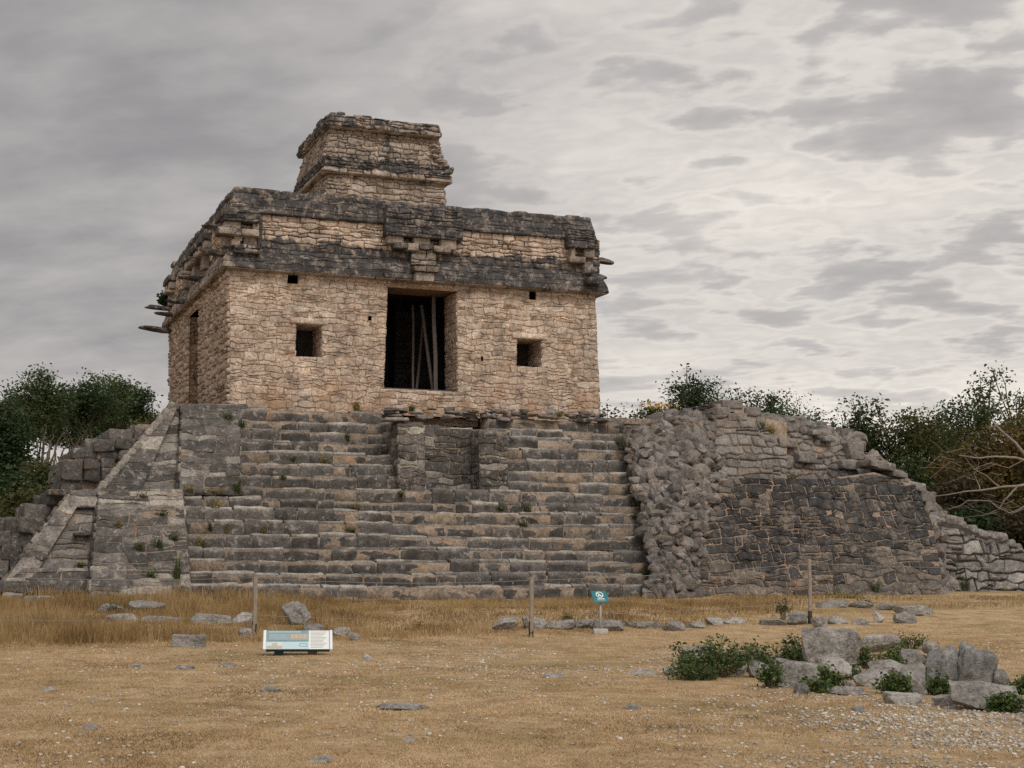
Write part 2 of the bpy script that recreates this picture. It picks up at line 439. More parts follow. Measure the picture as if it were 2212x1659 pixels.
def add_rock(mb, c, half, seed, lvl=1, rot=None, mat=0, dark=0.0, rnd=None, **k):
    P = rock_verts(seed, lvl, **k) * np.asarray(half)
    if rot is not None: P = P @ np.asarray(rot).T
    P = P + np.asarray(c); mb.add(P, ICO[lvl][1], mat, random.random() if rnd is None else rnd, dark(P) if callable(dark) else dark)

# ------------------------------------------------------------------ materials
def new_mat(name):
    m = bpy.data.materials.new(name); m.use_nodes = True; return m, NG(m.node_tree)
def finish(g, col, rough=.92, bump=None, bs=.5, bd=.03, spec=.25, trans=None):
    b = g.n('ShaderNodeBsdfPrincipled'); g.put(b.inputs['Base Color'], col); g.put(b.inputs['Roughness'], rough)
    b.inputs['Specular IOR Level'].default_value = spec
    if bump is not None:
        bn = g.n('ShaderNodeBump'); bn.inputs['Strength'].default_value = bs; bn.inputs['Distance'].default_value = bd
        g.put(bn.inputs['Height'], bump); g.nt.links.new(bn.outputs[0], b.inputs['Normal'])
    out = g.n('ShaderNodeOutputMaterial')
    if trans is not None:
        tr = g.n('ShaderNodeBsdfTranslucent'); g.put(tr.inputs[0], col); mx = g.n('ShaderNodeMixShader'); mx.inputs[0].default_value = trans
        g.nt.links.new(b.outputs[0], mx.inputs[1]); g.nt.links.new(tr.outputs[0], mx.inputs[2]); g.nt.links.new(mx.outputs[0], out.inputs[0])
    else:
        g.nt.links.new(b.outputs[0], out.inputs[0])
def attr(g, nm): return g.n('ShaderNodeAttribute', attribute_name=nm).outputs['Fac']

def stone_mat(name, cols, stain=.0, stain_col=(.035, .034, .035), lichen=.25, ochre=0.0, objrnd=False, bs=.8, tone=.35, speck=.5):
    m, g = new_mat(name)
    tcn = g.n('ShaderNodeTexCoord'); co = tcn.outputs['Object']
    if objrnd:
        oi = g.n('ShaderNodeObjectInfo'); rn = oi.outputs['Random']; co = g.vm('ADD', co, oi.outputs['Location'])
        rn = g.m('ADD', g.m('MULTIPLY', rn, .6), g.m('MULTIPLY', attr(g, 'rnd'), .4))
    else: rn = attr(g, 'rnd')
    c = g.ramp(rn, [(i / (len(cols) - 1), q) for i, q in enumerate(cols)])
    big = g.noise(co, .55, 5, .6); mid = g.noise(co, 3.2, 7, .65); fine = g.noise(co, 17, 6, .7)
    c = g.mix(1.0, c, g.ramp(big, [(.3, 1 - tone * .6), (.7, 1 + tone * .5)]), 'MULTIPLY')
    c = g.mix(1.0, c, g.ramp(mid, [(.30, .52), (.5, .98), (.70, 1.32)]), 'MULTIPLY')
    c = g.mix(1.0, c, g.ramp(fine, [(.32, .5), (.5, 1.0), (.70, 1.35)]), 'MULTIPLY')
    if speck > 0:
        sk = g.mr(g.noise(co, 5.2, 9, .78, .5), .57, .63); sk2 = g.mr(g.noise(co, 13, 6, .75), .57, .64)
        c = g.mix(g.m('MULTIPLY', g.m('MAXIMUM', sk, g.m('MULTIPLY', sk2, .7)), speck), c, tuple(q * 1.3 for q in stain_col))
    if ochre > 0:
        on = g.noise(co, 1.3, 6, .65)
        if name.startswith('tan') or name.startswith('ochre'):     # damp-reddened courses at the foot of the shrine wall
            sz_ = g.n('ShaderNodeSeparateXYZ'); g.put(sz_.inputs[0], co); on = g.m('ADD', on, g.mr(sz_.outputs[2], 6.6, 5.0, 0.0, .13))
        oc = g.mr(on, .62 - ochre * .2, .72 - ochre * .15)
        c = g.mix(g.m('MULTIPLY', oc, .5), c, (.36, .205, .11))
    if lichen > 0:
        lf = g.mr(g.noise(co, 6.5, 8, .72, .4), .60 - lichen * .12, .70 - lichen * .1)
        c = g.mix(g.m('MULTIPLY', lf, .55), c, (.42, .40, .365))
    sf = g.m('ADD', g.noise(co, 1.9, 9, .68, .3), g.m('MULTIPLY', g.m('SUBTRACT', attr(g, 'dark'), .5), .62))
    sf = g.m('ADD', sf, g.m('ADD', stain - .0, g.m('MULTIPLY', g.m('SUBTRACT', rn, .5), .07)))
    sm = g.mr(sf, .52, .62)
    sm = g.m('MULTIPLY', sm, g.ramp(fine, [(.22, 1.0), (.60, .95), (.72, .55)]))
    brk = g.mr(g.noise(co, 4.3, 8, .74, .4), .40, .50)
    sm = g.m('MULTIPLY', sm, g.m('ADD', .42, g.m('MULTIPLY', brk, .58)))
    c = g.mix(sm, c, g.ramp(mid, [(.3, tuple(q * .7 for q in stain_col)), (.5, tuple(q * 1.5 for q in stain_col)), (.7, tuple(q * 3.2 for q in stain_col))]))
    bh = g.m('ADD', g.m('MULTIPLY', g.noise(co, 9, 8, .65), .7), g.m('MULTIPLY', g.noise(co, 42, 4, .6), .3))
    finish(g, c, .93, bh, bs, .07)
    return m
def plain_mat(name, col, rough=.7, var=.2, scale=6, bs=.15, metal=0.0):
    m, g = new_mat(name); co = g.n('ShaderNodeTexCoord').outputs['Object']; n = g.noise(co, scale, 6, .65)
    c = g.mix(1.0, col, g.ramp(n, [(.25, 1 - var), (.75, 1 + var)]), 'MULTIPLY'); finish(g, c, rough, n, bs, .01)
    return m
def leaf_mat(name, cols, trans=.3, rough=.6):
    m, g = new_mat(name); c = g.ramp(attr(g, 'rnd'), [(i / (len(cols) - 1), q) for i, q in enumerate(cols)])
    finish(g, c, rough, trans=trans, spec=.3); return m

M = {}
M['tan'] = stone_mat('tan_limestone', [(.385, .29, .22), (.475, .372, .293), (.56, .46, .375), (.49, .372, .283)], stain=-.0, ochre=.2, lichen=.25, speck=.22)
M['tan_mortar'] = stone_mat('ochre_mortar', [(.36, .25, .165), (.41, .29, .195)], stain=-.04, ochre=.4, lichen=.0)
M['band'] = stone_mat('blackened_limestone', [(.26, .21, .17), (.40, .33, .27), (.33, .28, .235)], stain=-.01, lichen=.35, speck=.6)
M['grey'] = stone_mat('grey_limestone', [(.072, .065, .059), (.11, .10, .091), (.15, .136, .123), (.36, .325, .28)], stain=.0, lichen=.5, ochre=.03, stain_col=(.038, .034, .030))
M['grey_mortar'] = stone_mat('pale_mortar', [(.24, .185, .14), (.28, .22, .165)], stain=-.05, ochre=.2, lichen=.1)
M['dark'] = stone_mat('dark_limestone', [(.05, .047, .045), (.08, .073, .067), (.22, .18, .145), (.11, .098, .088), (.15, .132, .115)], stain=.0, lichen=.3, ochre=.05, stain_col=(.022, .022, .023))
M['pink_mortar'] = stone_mat('pink_mortar', [(.25, .18, .13), (.29, .21, .15)], stain=.05, ochre=.2, speck=.7, lichen=.1)
M['rubble'] = stone_mat('rubble_limestone', [(.11, .098, .09), (.17, .155, .143), (.25, .228, .208), (.19, .15, .118)], stain=-.01, lichen=.3, ochre=.12)
M['earth'] = stone_mat('dry_earth_fill', [(.085, .062, .045), (.11, .08, .056)], stain=-.1, lichen=.0)
M['drystone'] = stone_mat('dry_stone', [(.17, .158, .148), (.24, .224, .21), (.31, .29, .27)], stain=-.06, lichen=.35)
M['gap'] = stone_mat('dark_joint_fill', [(.06, .052, .045), (.07, .06, .05)], stain=-.1, lichen=0)
M['soot'] = stone_mat('sooty_plaster', [(.035, .03, .027), (.055, .048, .042)], stain=-.05, lichen=0)  # inner room's shade painted in: stone darkened so the doorway reads black
M['boulder'] = stone_mat('boulder_limestone', [(.22, .207, .19), (.30, .283, .26), (.40, .378, .345)], stain=-.0, lichen=.5, objrnd=True, stain_col=(.055, .052, .049), bs=1.0, speck=.6)
M['grey_boulder'] = stone_mat('grey_slab_limestone', [(.19, .185, .18), (.235, .225, .215)], stain=-.04, lichen=.45, objrnd=True, stain_col=(.05, .049, .047), bs=1.0, speck=.6)
M['wood'] = plain_mat('weathered_wood', (.11, .095, .085), .85, .35, 9, .5)
M['dark_wood'] = plain_mat('dark_timber', (.17, .11, .065), .85, .35, 9, .5)
M['post'] = plain_mat('grey_post_wood', (.27, .225, .18), .9, .35, 12, .6)
M['post_foot'] = plain_mat('charred_post_foot', (.05, .035, .025), .9, .3, 12, .5)
M['wire'] = plain_mat('grey_rope', (.24, .22, .20), .8, .1)
M['bark'] = plain_mat('grey_bark', (.14, .115, .095), .95, .4, 7, .6)
M['pale_bark'] = plain_mat('pale_bark', (.21, .172, .145), .9, .35, 7, .5)

# ================================================================== THE GROUND
def ground_mat():
    m, g = new_mat('dry_lawn_ground'); co = g.n('ShaderNodeTexCoord').outputs['Object']
    a = g.noise(co, .35, 6, .6); b = g.noise(co, 2.6, 7, .7); f = g.noise(co, 26, 6, .75)
    c = g.ramp(b, [(.28, (.19, .125, .065)), (.43, (.37, .255, .135)), (.58, (.49, .35, .20)), (.75, (.58, .46, .31))])
    c = g.mix(g.m('MULTIPLY', g.mr(a, .50, .66), .7), c, (.25, .185, .075))
    c = g.mix(1.0, c, g.ramp(f, [(.3, .55), (.5, 1.0), (.72, 1.3)]), 'MULTIPLY')
    vo = g.n('ShaderNodeTexVoronoi'); g.put(vo.inputs['Vector'], co); vo.inputs['Scale'].default_value = 24
    pm = g.m('MULTIPLY', g.mr(vo.outputs['Distance'], .34, .2), g.mr(g.m('ADD', g.noise(co, 1.1, 6, .7), attr(g, 'dark')), .72, .9))
    c = g.mix(g.m('MULTIPLY', pm, .8), c, (.46, .42, .36))
    finish(g, c, .95, g.m('ADD', f, g.m('MULTIPLY', pm, .6)), .7, .04); return m
M['ground'] = ground_mat()
def gravelness(x, y):
    """where pale limestone gravel shows through the lawn"""
    x = np.asarray(x, float); y = np.asarray(y, float)
    v = .85 * sstep(1.0, 4.2, x) * sstep(22, 14, y) * sstep(-1.2, 1.0, x - (y - 11) * .3 + .6) + .4 * sstep(8, 0, np.abs(x - 1.5)) * sstep(27, 25, y) * sstep(16, 24, y) + .07
    return np.clip(v, 0, 1)
xs = np.unique(np.concatenate([np.linspace(-1500, -60, 14), np.linspace(-60, -16, 23), np.linspace(-16, 16, 129), np.linspace(16, 60, 23), np.linspace(60, 1500, 14)]))
ys = np.unique(np.concatenate([np.linspace(-200, 0, 8), np.linspace(0, 44, 177), np.linspace(44, 100, 29), np.linspace(100, 2000, 16)]))
XX, YY = np.meshgrid(xs, ys); gp = np.column_stack([XX.ravel(), YY.ravel(), ground_h(XX.ravel(), YY.ravel())])
near = (np.abs(gp[:, 0]) < 20) & (gp[:, 1] < 50) & (gp[:, 1] > 0)
gp[near, 2] += vnoise(gp[near] * [1, 1, 0], 1.3, 3, 3) * .03
nx_, ny_ = len(xs), len(ys); ii, jj = np.meshgrid(np.arange(nx_ - 1), np.arange(ny_ - 1)); b0 = (jj * nx_ + ii).ravel()
gm = MB(); gm.add(gp, np.column_stack([b0, b0 + 1, b0 + nx_ + 1, b0 + nx_]), 0, .5, gravelness(gp[:, 0], gp[:, 1]) * .3)
go = gm.build('ground', [M['ground']]); go['kind'] = 'structure'

# ================================================================== THE TEMPLE
temple = empty('stone_temple', tuple(ORG), TH)
tag(temple, 'ruined limestone pyramid temple with wide front staircase, square shrine and blunt roof tower', 'temple')
def part(mb, name, mats, parent=temple, **k): return mb.build(name, mats, parent, **k)

# --- front staircase: sixteen courses of rough blocks
NOSE = [1296, 1264.6, 1236.7, 1208.6, 1181, 1154, 1125, 1098, 1077, 1050, 1024.6, 1000.6, 975, 951, 927, 906, 882]
RUN = .305
YST = [.0 + RUN * i for i in range(len(NOSE))]
ZST = [float(LP(600, p, y)[2]) for p, y in zip(NOSE, YST)]
stairs = MB()
part(stairs, 'staircase', [M['grey']])
stair_o = bpy.data.objects['staircase']
def stair_y(z): return float(np.interp(z, ZST, YST))
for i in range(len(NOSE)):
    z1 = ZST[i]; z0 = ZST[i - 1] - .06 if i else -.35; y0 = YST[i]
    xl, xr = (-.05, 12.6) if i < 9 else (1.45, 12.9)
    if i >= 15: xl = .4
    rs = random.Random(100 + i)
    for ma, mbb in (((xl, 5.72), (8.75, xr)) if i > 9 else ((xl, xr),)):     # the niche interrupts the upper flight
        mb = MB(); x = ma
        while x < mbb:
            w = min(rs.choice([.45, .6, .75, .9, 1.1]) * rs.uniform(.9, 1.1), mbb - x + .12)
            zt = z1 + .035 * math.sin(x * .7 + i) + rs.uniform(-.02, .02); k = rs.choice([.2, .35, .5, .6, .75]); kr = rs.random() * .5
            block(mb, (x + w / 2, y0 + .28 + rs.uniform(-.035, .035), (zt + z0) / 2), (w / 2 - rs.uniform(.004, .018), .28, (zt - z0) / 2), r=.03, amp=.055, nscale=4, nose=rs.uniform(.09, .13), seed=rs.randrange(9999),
                  rnd=lambda W, k=kr, zt=zt: np.clip(k + .6 * sstep(zt - .09, zt - .02, W[:, 2]), 0, 1), dark=lambda W, k=k, zt=zt: np.clip(k - .45 * sstep(zt - .12, zt - .02, W[:, 2]), 0, 1))  # pale noses, dark fronts: sky light put into the colour along with wear
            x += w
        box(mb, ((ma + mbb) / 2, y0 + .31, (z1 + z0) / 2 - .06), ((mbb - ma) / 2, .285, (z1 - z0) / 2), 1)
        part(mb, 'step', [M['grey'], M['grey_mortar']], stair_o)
# loose stones and dirt along the treads
# --- balustrade slabs beside the stairs
def slab(name, front, thick, stone, mats, seed, **k):
    """raised sloping slab: masonry front and two cheeks"""
    mb = MB(); f = [np.asarray(p, float) for p in front]; bk = np.array([0, thick, 0.0])
    masonry(mb, f, stone, seed=seed, **k)
    A, B, C, D = f
    masonry(mb, [B, B + bk, C + bk, C], (.4, .25), .04, seed=seed + 1)
    masonry(mb, [A + bk, A, D, D + bk], (.4, .25), .04, seed=seed + 2)
    mb.add([D, C, C + bk, D + bk], [[0, 1, 2, 3]], 1)
    return part(mb, name, mats)
gm2 = [M['grey'], M['grey_mortar']]
slab('balustrade', [LP(193, 1310, -.12), LP(415, 1310, -.12), LP(395, 1062, 2.42), LP(214, 1062, 2.42)], .9, (.62, .26), gm2, 21, depth=.022, gap=.022, jit=.34)
slab('balustrade', [LP(388, 1064, 2.62), LP(519, 1064, 2.62), LP(519, 876, 4.85), LP(394, 873, 4.85)], .9, (.6, .3), gm2, 31, depth=.018, gap=.016, jit=.34)
# --- first tier: panelled wall left of the stairs
t1 = (1.15, .1, 2.75, 2.62)
def q1(px, py, off=0.0): p = LP(px, py, *t1); return p + np.array([0, -off, 0])
mb = MB()
masonry(mb, [q1(50, 1262, .02), q1(206, 1262, .02), q1(214, 1080, .02), q1(150, 1080, .02)], (.5, .24), .035, .03, seed=41)
part(mb, 'recessed_panel', [M['rubble'], M['grey_mortar']])
mb = MB()
for q, s_ in (([(18, 1256), (200, 1256), (203, 1227), (48, 1227)], (.9, .2)), ([(4, 1262), (62, 1262), (186, 1062), (150, 1062)], (.8, .42)), ([(146, 1096), (212, 1096), (215, 1060), (148, 1060)], (.7, .3))):
    pp = [q1(a, b, .2) for a, b in q]; masonry(mb, pp, s_, .025, .012, jit=.25, seed=int(q[0][0]) + 50)
    bk = np.array([0, .42, 0])
    for i in range(4):
        a, b = pp[i], pp[(i + 1) % 4]; mb.add([a, b, b + bk, a + bk], [[0, 1, 2, 3][::-1]], 0)
block(mb, (q1(110, 1268, .12) + [0, .3, .0]), (1.78, .35, .14), r=.05, amp=.03, seed=5, dark=.3)
block(mb, q1(176, 1154, .12), (.2, .2, .04), r=.03, amp=.02, seed=6, dark=.6)
part(mb, 'panel_frame', gm2)
mb = MB()   # sloping left flank of the first tier
c0, c1 = q1(4, 1262, .16), q1(150, 1062, .16)
masonry(mb, [c0 + [.5, 8, 0], c0, c1, c1 + [.5, 8, 0]], (.6, .28), .06, .03, seed=61)
part(mb, 'flank_wall', gm2)
mb = MB()   # terrace edge of the first tier
for px in range(105, 520, 24):
    p = LP(px + 12, 1060, 2.75); block(mb, p + [0, .25, -.05], (.17, .4, .08), r=.05, amp=.03, seed=px, tmpl=CGS, dark=random.choice([.1, .3, .5]))
mb.add([(-2.9, 2.6, 2.6), (1.6, 2.6, 2.6), (1.6, 6.5, 2.6), (-2.9, 6.5, 2.6)], [[0, 1, 2, 3]], 1)
part(mb, 'terrace', gm2)
# --- second tier: two battered facets left of the upper balustrade
t2 = (3.1, 2.6, 5.0, 5.0)
def q2(px, py, off=0.0): p = LP(px, py, *t2); return p + np.array([0, -off, 0])
mb = MB()
masonry(mb, [q2(212, 1060, .16), q2(302, 1060, .16), q2(380, 884, .16), q2(372, 874, .16)], (.7, .32), .02, .012, seed=71, jit=.3)
masonry(mb, [q2(296, 1060, -.14), q2(390, 1060, -.14), q2(400, 876, -.14), q2(372, 876, -.14)], (.6, .3), .025, .014, seed=72, jit=.3)
a, b = q2(302, 1060, .16), q2(380, 884, .16); mb.add([a, b, b + [0, .3, 0], a + [0, .3, 0]], [[3, 2, 1, 0]], 0)
for k in range(13):    # kerb along the outer slope
    t = (k + .5) / 13; p = q2(212 + 160 * t, 1060 - 186 * t, .1); block(mb, p + [.02, .05, .0], (.09, .16, .155), r=.05, amp=.03, seed=700 + k, dark=.1, rnd=.8 + .2 * random.random(), rot=roty(.46), tmpl=CGS)
c0, c1 = q2(212, 1060, .1), q2(372, 874, .1)
masonry(mb, [c0 + [.4, 7, 0], c0, c1, c1 + [.4, 7, 0]], (.5, .28), .06, .02, seed=73)
part(mb, 'upper_tier_wall', gm2)
# --- top terrace edge and floor
mb = MB()
tz = ZST[-1]
mb.add([(.2, 4.95, tz - .05), (13.6, 4.95, tz - .05), (13.6, 18.5, tz - .05), (.2, 18.5, tz - .05)], [[0, 1, 2, 3]], 1)
for px in range(372, 520, 20):
    p = LP(px + 10, 875, 5.0); block(mb, p + [0, .3, -.06], (.16, .35, .09), r=.05, amp=.03, seed=px, tmpl=CGS, dark=.3)
for k in range(70):   # rough stones scattered on the sill above the niche and along the foot of the shrine
    px = random.uniform(835, 1320); p = LP(px, 885 + (px - 830) * .02 + random.uniform(-4, 16), random.uniform(4.75, 5.2))
    add_rock(mb, p, (random.uniform(.08, .22), random.uniform(.1, .2), random.uniform(.03, .08)), k + 900, 2, rotz(random.uniform(-.4, .4)), dark=random.choice([.1, .3]))
part(mb, 'upper_terrace', [M['rubble'], M['earth']])
# --- niche shrine built into the upper flight
mb = MB()
nm = dict(depth=.03, gap=.02, dark=lambda W: .25 + .15 * (W[:, 2] > 3.9))
def P3(x, y, z): return np.array([x, y, z], float)
nz0, nz1 = 2.75, 4.55
masonry(mb, [P3(5.75, 2.85, nz0), P3(6.42, 2.85, nz0), P3(6.42, 3.05, nz1), P3(5.7, 3.05, nz1)], (.34, .22), seed=81, **nm)
masonry(mb, [P3(5.75, 5.3, nz0), P3(5.75, 2.85, nz0), P3(5.7, 3.05, nz1), P3(5.7, 5.3, nz1 + .15)], (.34, .22), seed=82, **nm)
masonry(mb, [P3(6.42, 2.85, nz0), P3(6.42, 3.75, nz0), P3(6.42, 3.75, nz1), P3(6.42, 3.05, nz1)], (.34, .22), seed=83, **nm)
masonry(mb, [P3(6.42, 3.72, nz0), P3(8.0, 3.72, nz0), P3(8.0, 3.78, nz1), P3(6.42, 3.78, nz1)], (.5, .24), seed=84, **nm)
masonry(mb, [P3(7.98, 2.95, nz0), P3(8.78, 2.95, nz0), P3(8.76, 3.1, nz1 - .1), P3(7.98, 3.1, nz1 - .1)], (.34, .22), seed=85, **nm)
masonry(mb, [P3(7.98, 3.8, nz0), P3(7.98, 2.95, nz0), P3(7.98, 3.1, nz1 - .1), P3(7.98, 3.8, nz1 - .1)], (.34, .22), seed=86, **nm)
masonry(mb, [P3(8.78, 2.95, nz0), P3(8.78, 5.0, nz0), P3(8.76, 5.0, nz1 - .1), P3(8.76, 3.1, nz1 - .1)], (.34, .22), seed=87, **nm)
for x, y, z, hx, hy in ((6.06, 3.3, nz1, .36, .22), (5.95, 3.8, nz1 + .04, .26, .3), (5.95, 4.5, nz1 + .1, .26, .4), (8.37, 3.3, nz1 - .1, .38, .2), (8.4, 3.8, nz1 - .08, .36, .3), (8.4, 4.5, nz1 - .05, .36, .4), (6.75, 4.05, nz1 + .02, .36, .28), (7.2, 4.06, nz1 - .02, .3, .28), (7.7, 4.05, nz1 - .03, .32, .28)):
    block(mb, (x, y, z), (hx, hy, .055), r=.04, amp=.035, seed=int(x * 50 + y * 9), dark=.3)
mb.add([P3(5.7, 3.9, nz1), P3(8.78, 3.9, nz1 - .1), P3(8.78, 5.2, nz1 + .1), P3(5.7, 5.2, nz1 + .2)], [[0, 1, 2, 3]], 1)
block(mb, (5.66, 3.25, nz1 + .12), (.34, .26, .045), r=.04, amp=.03, seed=77, dark=0, rnd=.9)
part(mb, 'stair_niche', [M['grey'], M['grey_mortar']])
# --- left stairway of the pyramid, seen end-on as stepped courses
mb = MB()
LST = [(296, 912, 330), (236, 926, 300), (200, 945, 280), (160, 968, 262), (140, 989, 250), (134, 1007, 240), (134, 1031, 230), (100, 1059, 215), (56, 1088, 170), (14, 1116, 120), (-14, 1147, 90), (-40, 1175, 60), (-70, 1205, 40), (-95, 1240, 20), (-110, 1275, 10)]
for i, (pl, pt, pr) in enumerate(LST):
    yy = 5.2; p = LP(pl, pt, yy); q = LP(pr, pt, yy); zb = LP(pl, LST[i + 1][1] if i + 1 < len(LST) else 1300, yy)[2] - .06
    x = p[0]; rs = random.Random(i + 300)
    box(mb, ((p[0] + q[0]) / 2 + .06, yy + 2.1, (p[2] + zb) / 2 - .03), ((q[0] - p[0]) / 2, 1.95, (p[2] - zb) / 2), 1)
    for yd, xo in ((yy, 0), (yy + 1.0, -.05), (yy + 2.0, .0), (yy + 3.0, -.08)):
        x = p[0] + xo + rs.uniform(-.05, .05)
        while x < q[0]:
            w = rs.uniform(.35, .7)
            if not (yd == yy and rs.random() < .1):
                block(mb, (x + w / 2, yd + .5 + rs.uniform(-.1, .1), (p[2] + zb) / 2 + rs.uniform(-.03, .03)), (w / 2 - .012, .48, (p[2] - zb) / 2), r=.05, amp=.06, nscale=3.5, seed=rs.randrange(9999), dark=rs.choice([.3, .45, .6]), rnd=rs.random() * .7)
            x += w
part(mb, 'side_staircase', gm2)

# --- right side: broken lower wall, upper wall and the rubble core showing
dm = [M['dark'], M['pink_mortar']]
w1 = (.35, -.1, 2.0, 2.7); w1b = (.6, -.1, 2.2, 2.7)
def qa(px, py, pl, off=0.0): p = LP(px, py, *pl); return p + np.array([0, -off, 0])
def w1dark(W): return np.clip(.28 + .40 * sstep(.2, 1.3, W[:, 2]) - .12 * sstep(15.2, 13.2, W[:, 0]) + .3 * vnoise(W, .9, 3, 2), 0, 1)
mb = MB()
masonry(mb, [qa(*p, w1) for p in ((1478, 1302), (1800, 1294), (1795, 1036), (1556, 1034))], (.42, .23), .04, .034, seed=91, jit=.42, rough=.025, dark=w1dark, mdark=0.0)
a = [qa(*p, w1) for p in ((1478, 1302), (1556, 1034))]
masonry(mb, [a[0] + [0.25, 2.2, 0], a[0], a[1], a[1] + [.1, 2.2, 0]], (.4, .24), .07, .03, seed=92)
part(mb, 'broken_lower_wall', dm)
mb = MB()
masonry(mb, [qa(*p, w1b) for p in ((1790, 1296), (2040, 1286), (2016, 1140), (1976, 1048), (1888, 1020), (1790, 1034))], (.46, .25), .04, .028, seed=93, jit=.42, rough=.025, dark=w1dark, mdark=0.0)
part(mb, 'broken_lower_wall', [M['dark'], M['grey_mortar']])
w2 = (3.0, 2.6, 4.2, 5.2)
mb = MB()
masonry(mb, [qa(*p, w2) for p in ((1540, 1038), (1700, 1038), (1700, 912), (1632, 900), (1612, 876), (1548, 872))], (.5, .27), .07, .035, seed=94)
a = [qa(*p, w2) for p in ((1540, 1038), (1548, 872))]
masonry(mb, [a[0] + [0, 2.5, 0], a[0], a[1], a[1] + [0, 2.5, 0]], (.5, .27), .08, .03, seed=95)
masonry(mb, [qa(*p, w2, -.25) for p in ((1700, 1040), (1874, 1040), (1868, 962), (1800, 938), (1700, 908))], (.38, .2), .09, .03, seed=96, jit=.36, style='cell')
for px, py, hx, hz in ((1580, 874, .42, .16), (1560, 888, .3, .14), (1625, 890, .3, .16), (1590, 902, .4, .14), (1655, 948, .3, .13), (1700, 957, .4, .17), (1742, 988, .38, .18), (1846, 968, .36, .2), (1850, 985, .3, .15), (1836, 1004, .42, .17), (1790, 948, .25, .1), (1760, 935, .2, .1)):
    p = qa(px, py, w2, .08); block(mb, p + [0, .36, 0], (hx * .8, .4, hz * .85), r=.05, amp=.05, nscale=4, seed=px, dark=random.choice([.05, .2]), rnd=random.uniform(.4, 1))
part(mb, 'broken_upper_wall', [M['rubble'], M['grey_mortar']])

def scree(mb, grid, n, rad, seed, bulge=.2, flat=.75):
    """grid: rows of 3-D points; rocks bedded over the bilinear surface between them"""
    Gd = np.array(grid, float); nr_, nc = Gd.shape[:2]; rs = random.Random(seed)
    K = 10; us = np.linspace(0, nr_ - 1, (nr_ - 1) * K + 1); vs = np.linspace(0, nc - 1, (nc - 1) * K + 1)
    def S(u, v):
        i = min(int(u), nr_ - 2); j = min(int(v), nc - 2); a, b = u - i, v - j
        return Gd[i, j] * (1 - a) * (1 - b) + Gd[i + 1, j] * a * (1 - b) + Gd[i, j + 1] * (1 - a) * b + Gd[i + 1, j + 1] * a * b
    V = np.array([S(u, v) for u in us for v in vs]); V = V + vnoise3(V, .9, seed, 3) * bulge * .6
    nu, nv_ = len(us), len(vs); idx = np.array([[i * nv_ + j, i * nv_ + j + 1, (i + 1) * nv_ + j + 1, (i + 1) * nv_ + j] for i in range(nu - 1) for j in range(nv_ - 1)])
    mb.add(V, idx, 1, .5)
    for k in range(n):
        u = rs.uniform(0, nr_ - 1); v = rs.uniform(0, nc - 1); p = S(u, v)[None]
        p = (p + vnoise3(p, .9, seed, 3) * bulge * .6)[0]; r_ = rad[0] + (rad[1] - rad[0]) * rs.random() ** 1.7
        rot = rotz(rs.uniform(0, 6)) @ rotx(rs.uniform(-.6, .6)) @ roty(rs.uniform(-.5, .5))
        add_rock(mb, p + np.array([0, -.1 * r_, 0]), (r_ * rs.uniform(.8, 1.5), r_ * rs.uniform(.7, 1.1), r_ * rs.uniform(.5, .95) * flat / .75), rs.randrange(99999), 2, rot, dark=rs.choice([0, .1, .3, .5]), cuts=12, amp=.03, block_=.75)
mb = MB()
def sp(px, py, f=.12):    # a point on the stair slope seen at this position
    p = LP(px, py, YST[0] - f, ZST[0], YST[16] - f, ZST[16]); return p
scree(mb, [[sp(1404, 1300, .1), LP(1450, 1302, .0), LP(1500, 1304, .25)],
           [sp(1412, 1230, .2), LP(1455, 1230, .25), qa(1506, 1230, w1)],
           [sp(1396, 1150, .25), LP(1450, 1150, .75), qa(1526, 1150, w1, -.05)],
           [sp(1384, 1085, .25), LP(1450, 1085, 1.35), qa(1546, 1070, w1, -.1)],
           [sp(1372, 1040, .25), LP(1450, 1040, 2.1), qa(1562, 1036, w1, -.3)]], 620, (.07, .24), 5, .2)
scree(mb, [[sp(1372, 1042, .3), LP(1450, 1040, 2.2), LP(1556, 1036, 2.9)],
           [sp(1360, 995, .3), LP(1440, 995, 2.9), LP(1548, 985, 3.15)],
           [sp(1352, 955, .2), LP(1430, 960, 3.6), LP(1536, 962, 3.5)],
           [LP(1395, 928, 4.8), LP(1450, 912, 4.5), LP(1530, 918, 4.2)],
           [LP(1420, 908, 6.0), LP(1470, 898, 6.0), LP(1530, 896, 5.6)]], 620, (.07, .25), 6, .2)
part(mb, 'rubble_core', [M['rubble'], M['earth']], sharp=28)['kind'] = 'stuff'
mb = MB()
scree(mb, [[LP(1610, 905, 5.0), LP(1720, 935, 5.0), LP(1868, 975, 4.6)], [LP(1620, 905, 7.5), LP(1720, 915, 7.5), LP(1868, 955, 7.0)], [LP(1560, 892, 10), LP(1720, 912, 10), LP(1860, 950, 9)]], 260, (.09, .28), 8, .2)
scree(mb, [[LP(1866, 1045, 2.7), LP(1950, 1075, 2.5), LP(2014, 1150, 2.0), LP(2030, 1285, 1.2)], [LP(1872, 1000, 4.0), LP(1962, 1052, 4), LP(2014, 1118, 3.5), LP(2060, 1285, 2.2)], [LP(1872, 985, 7), LP(1960, 1045, 7), LP(2020, 1112, 6), LP(2100, 1285, 5)]], 420, (.09, .30), 9, .2)
for px, py, hx, hz in ((1965, 1052, .4, .16), (1990, 1074, .34, .2), (1900, 1008, .4, .14), (1880, 1003, .3, .12), (1930, 1026, .3, .1), (2014, 1110, .34, .13), (2046, 1122, .4, .14), (1996, 1094, .25, .16)):
    block(mb, LP(px, py, 3.1), (hx * .8, .4, hz * .85), r=.05, amp=.06, nscale=4, seed=px, dark=.1, rnd=random.uniform(.3, .9), rot=roty(.1))
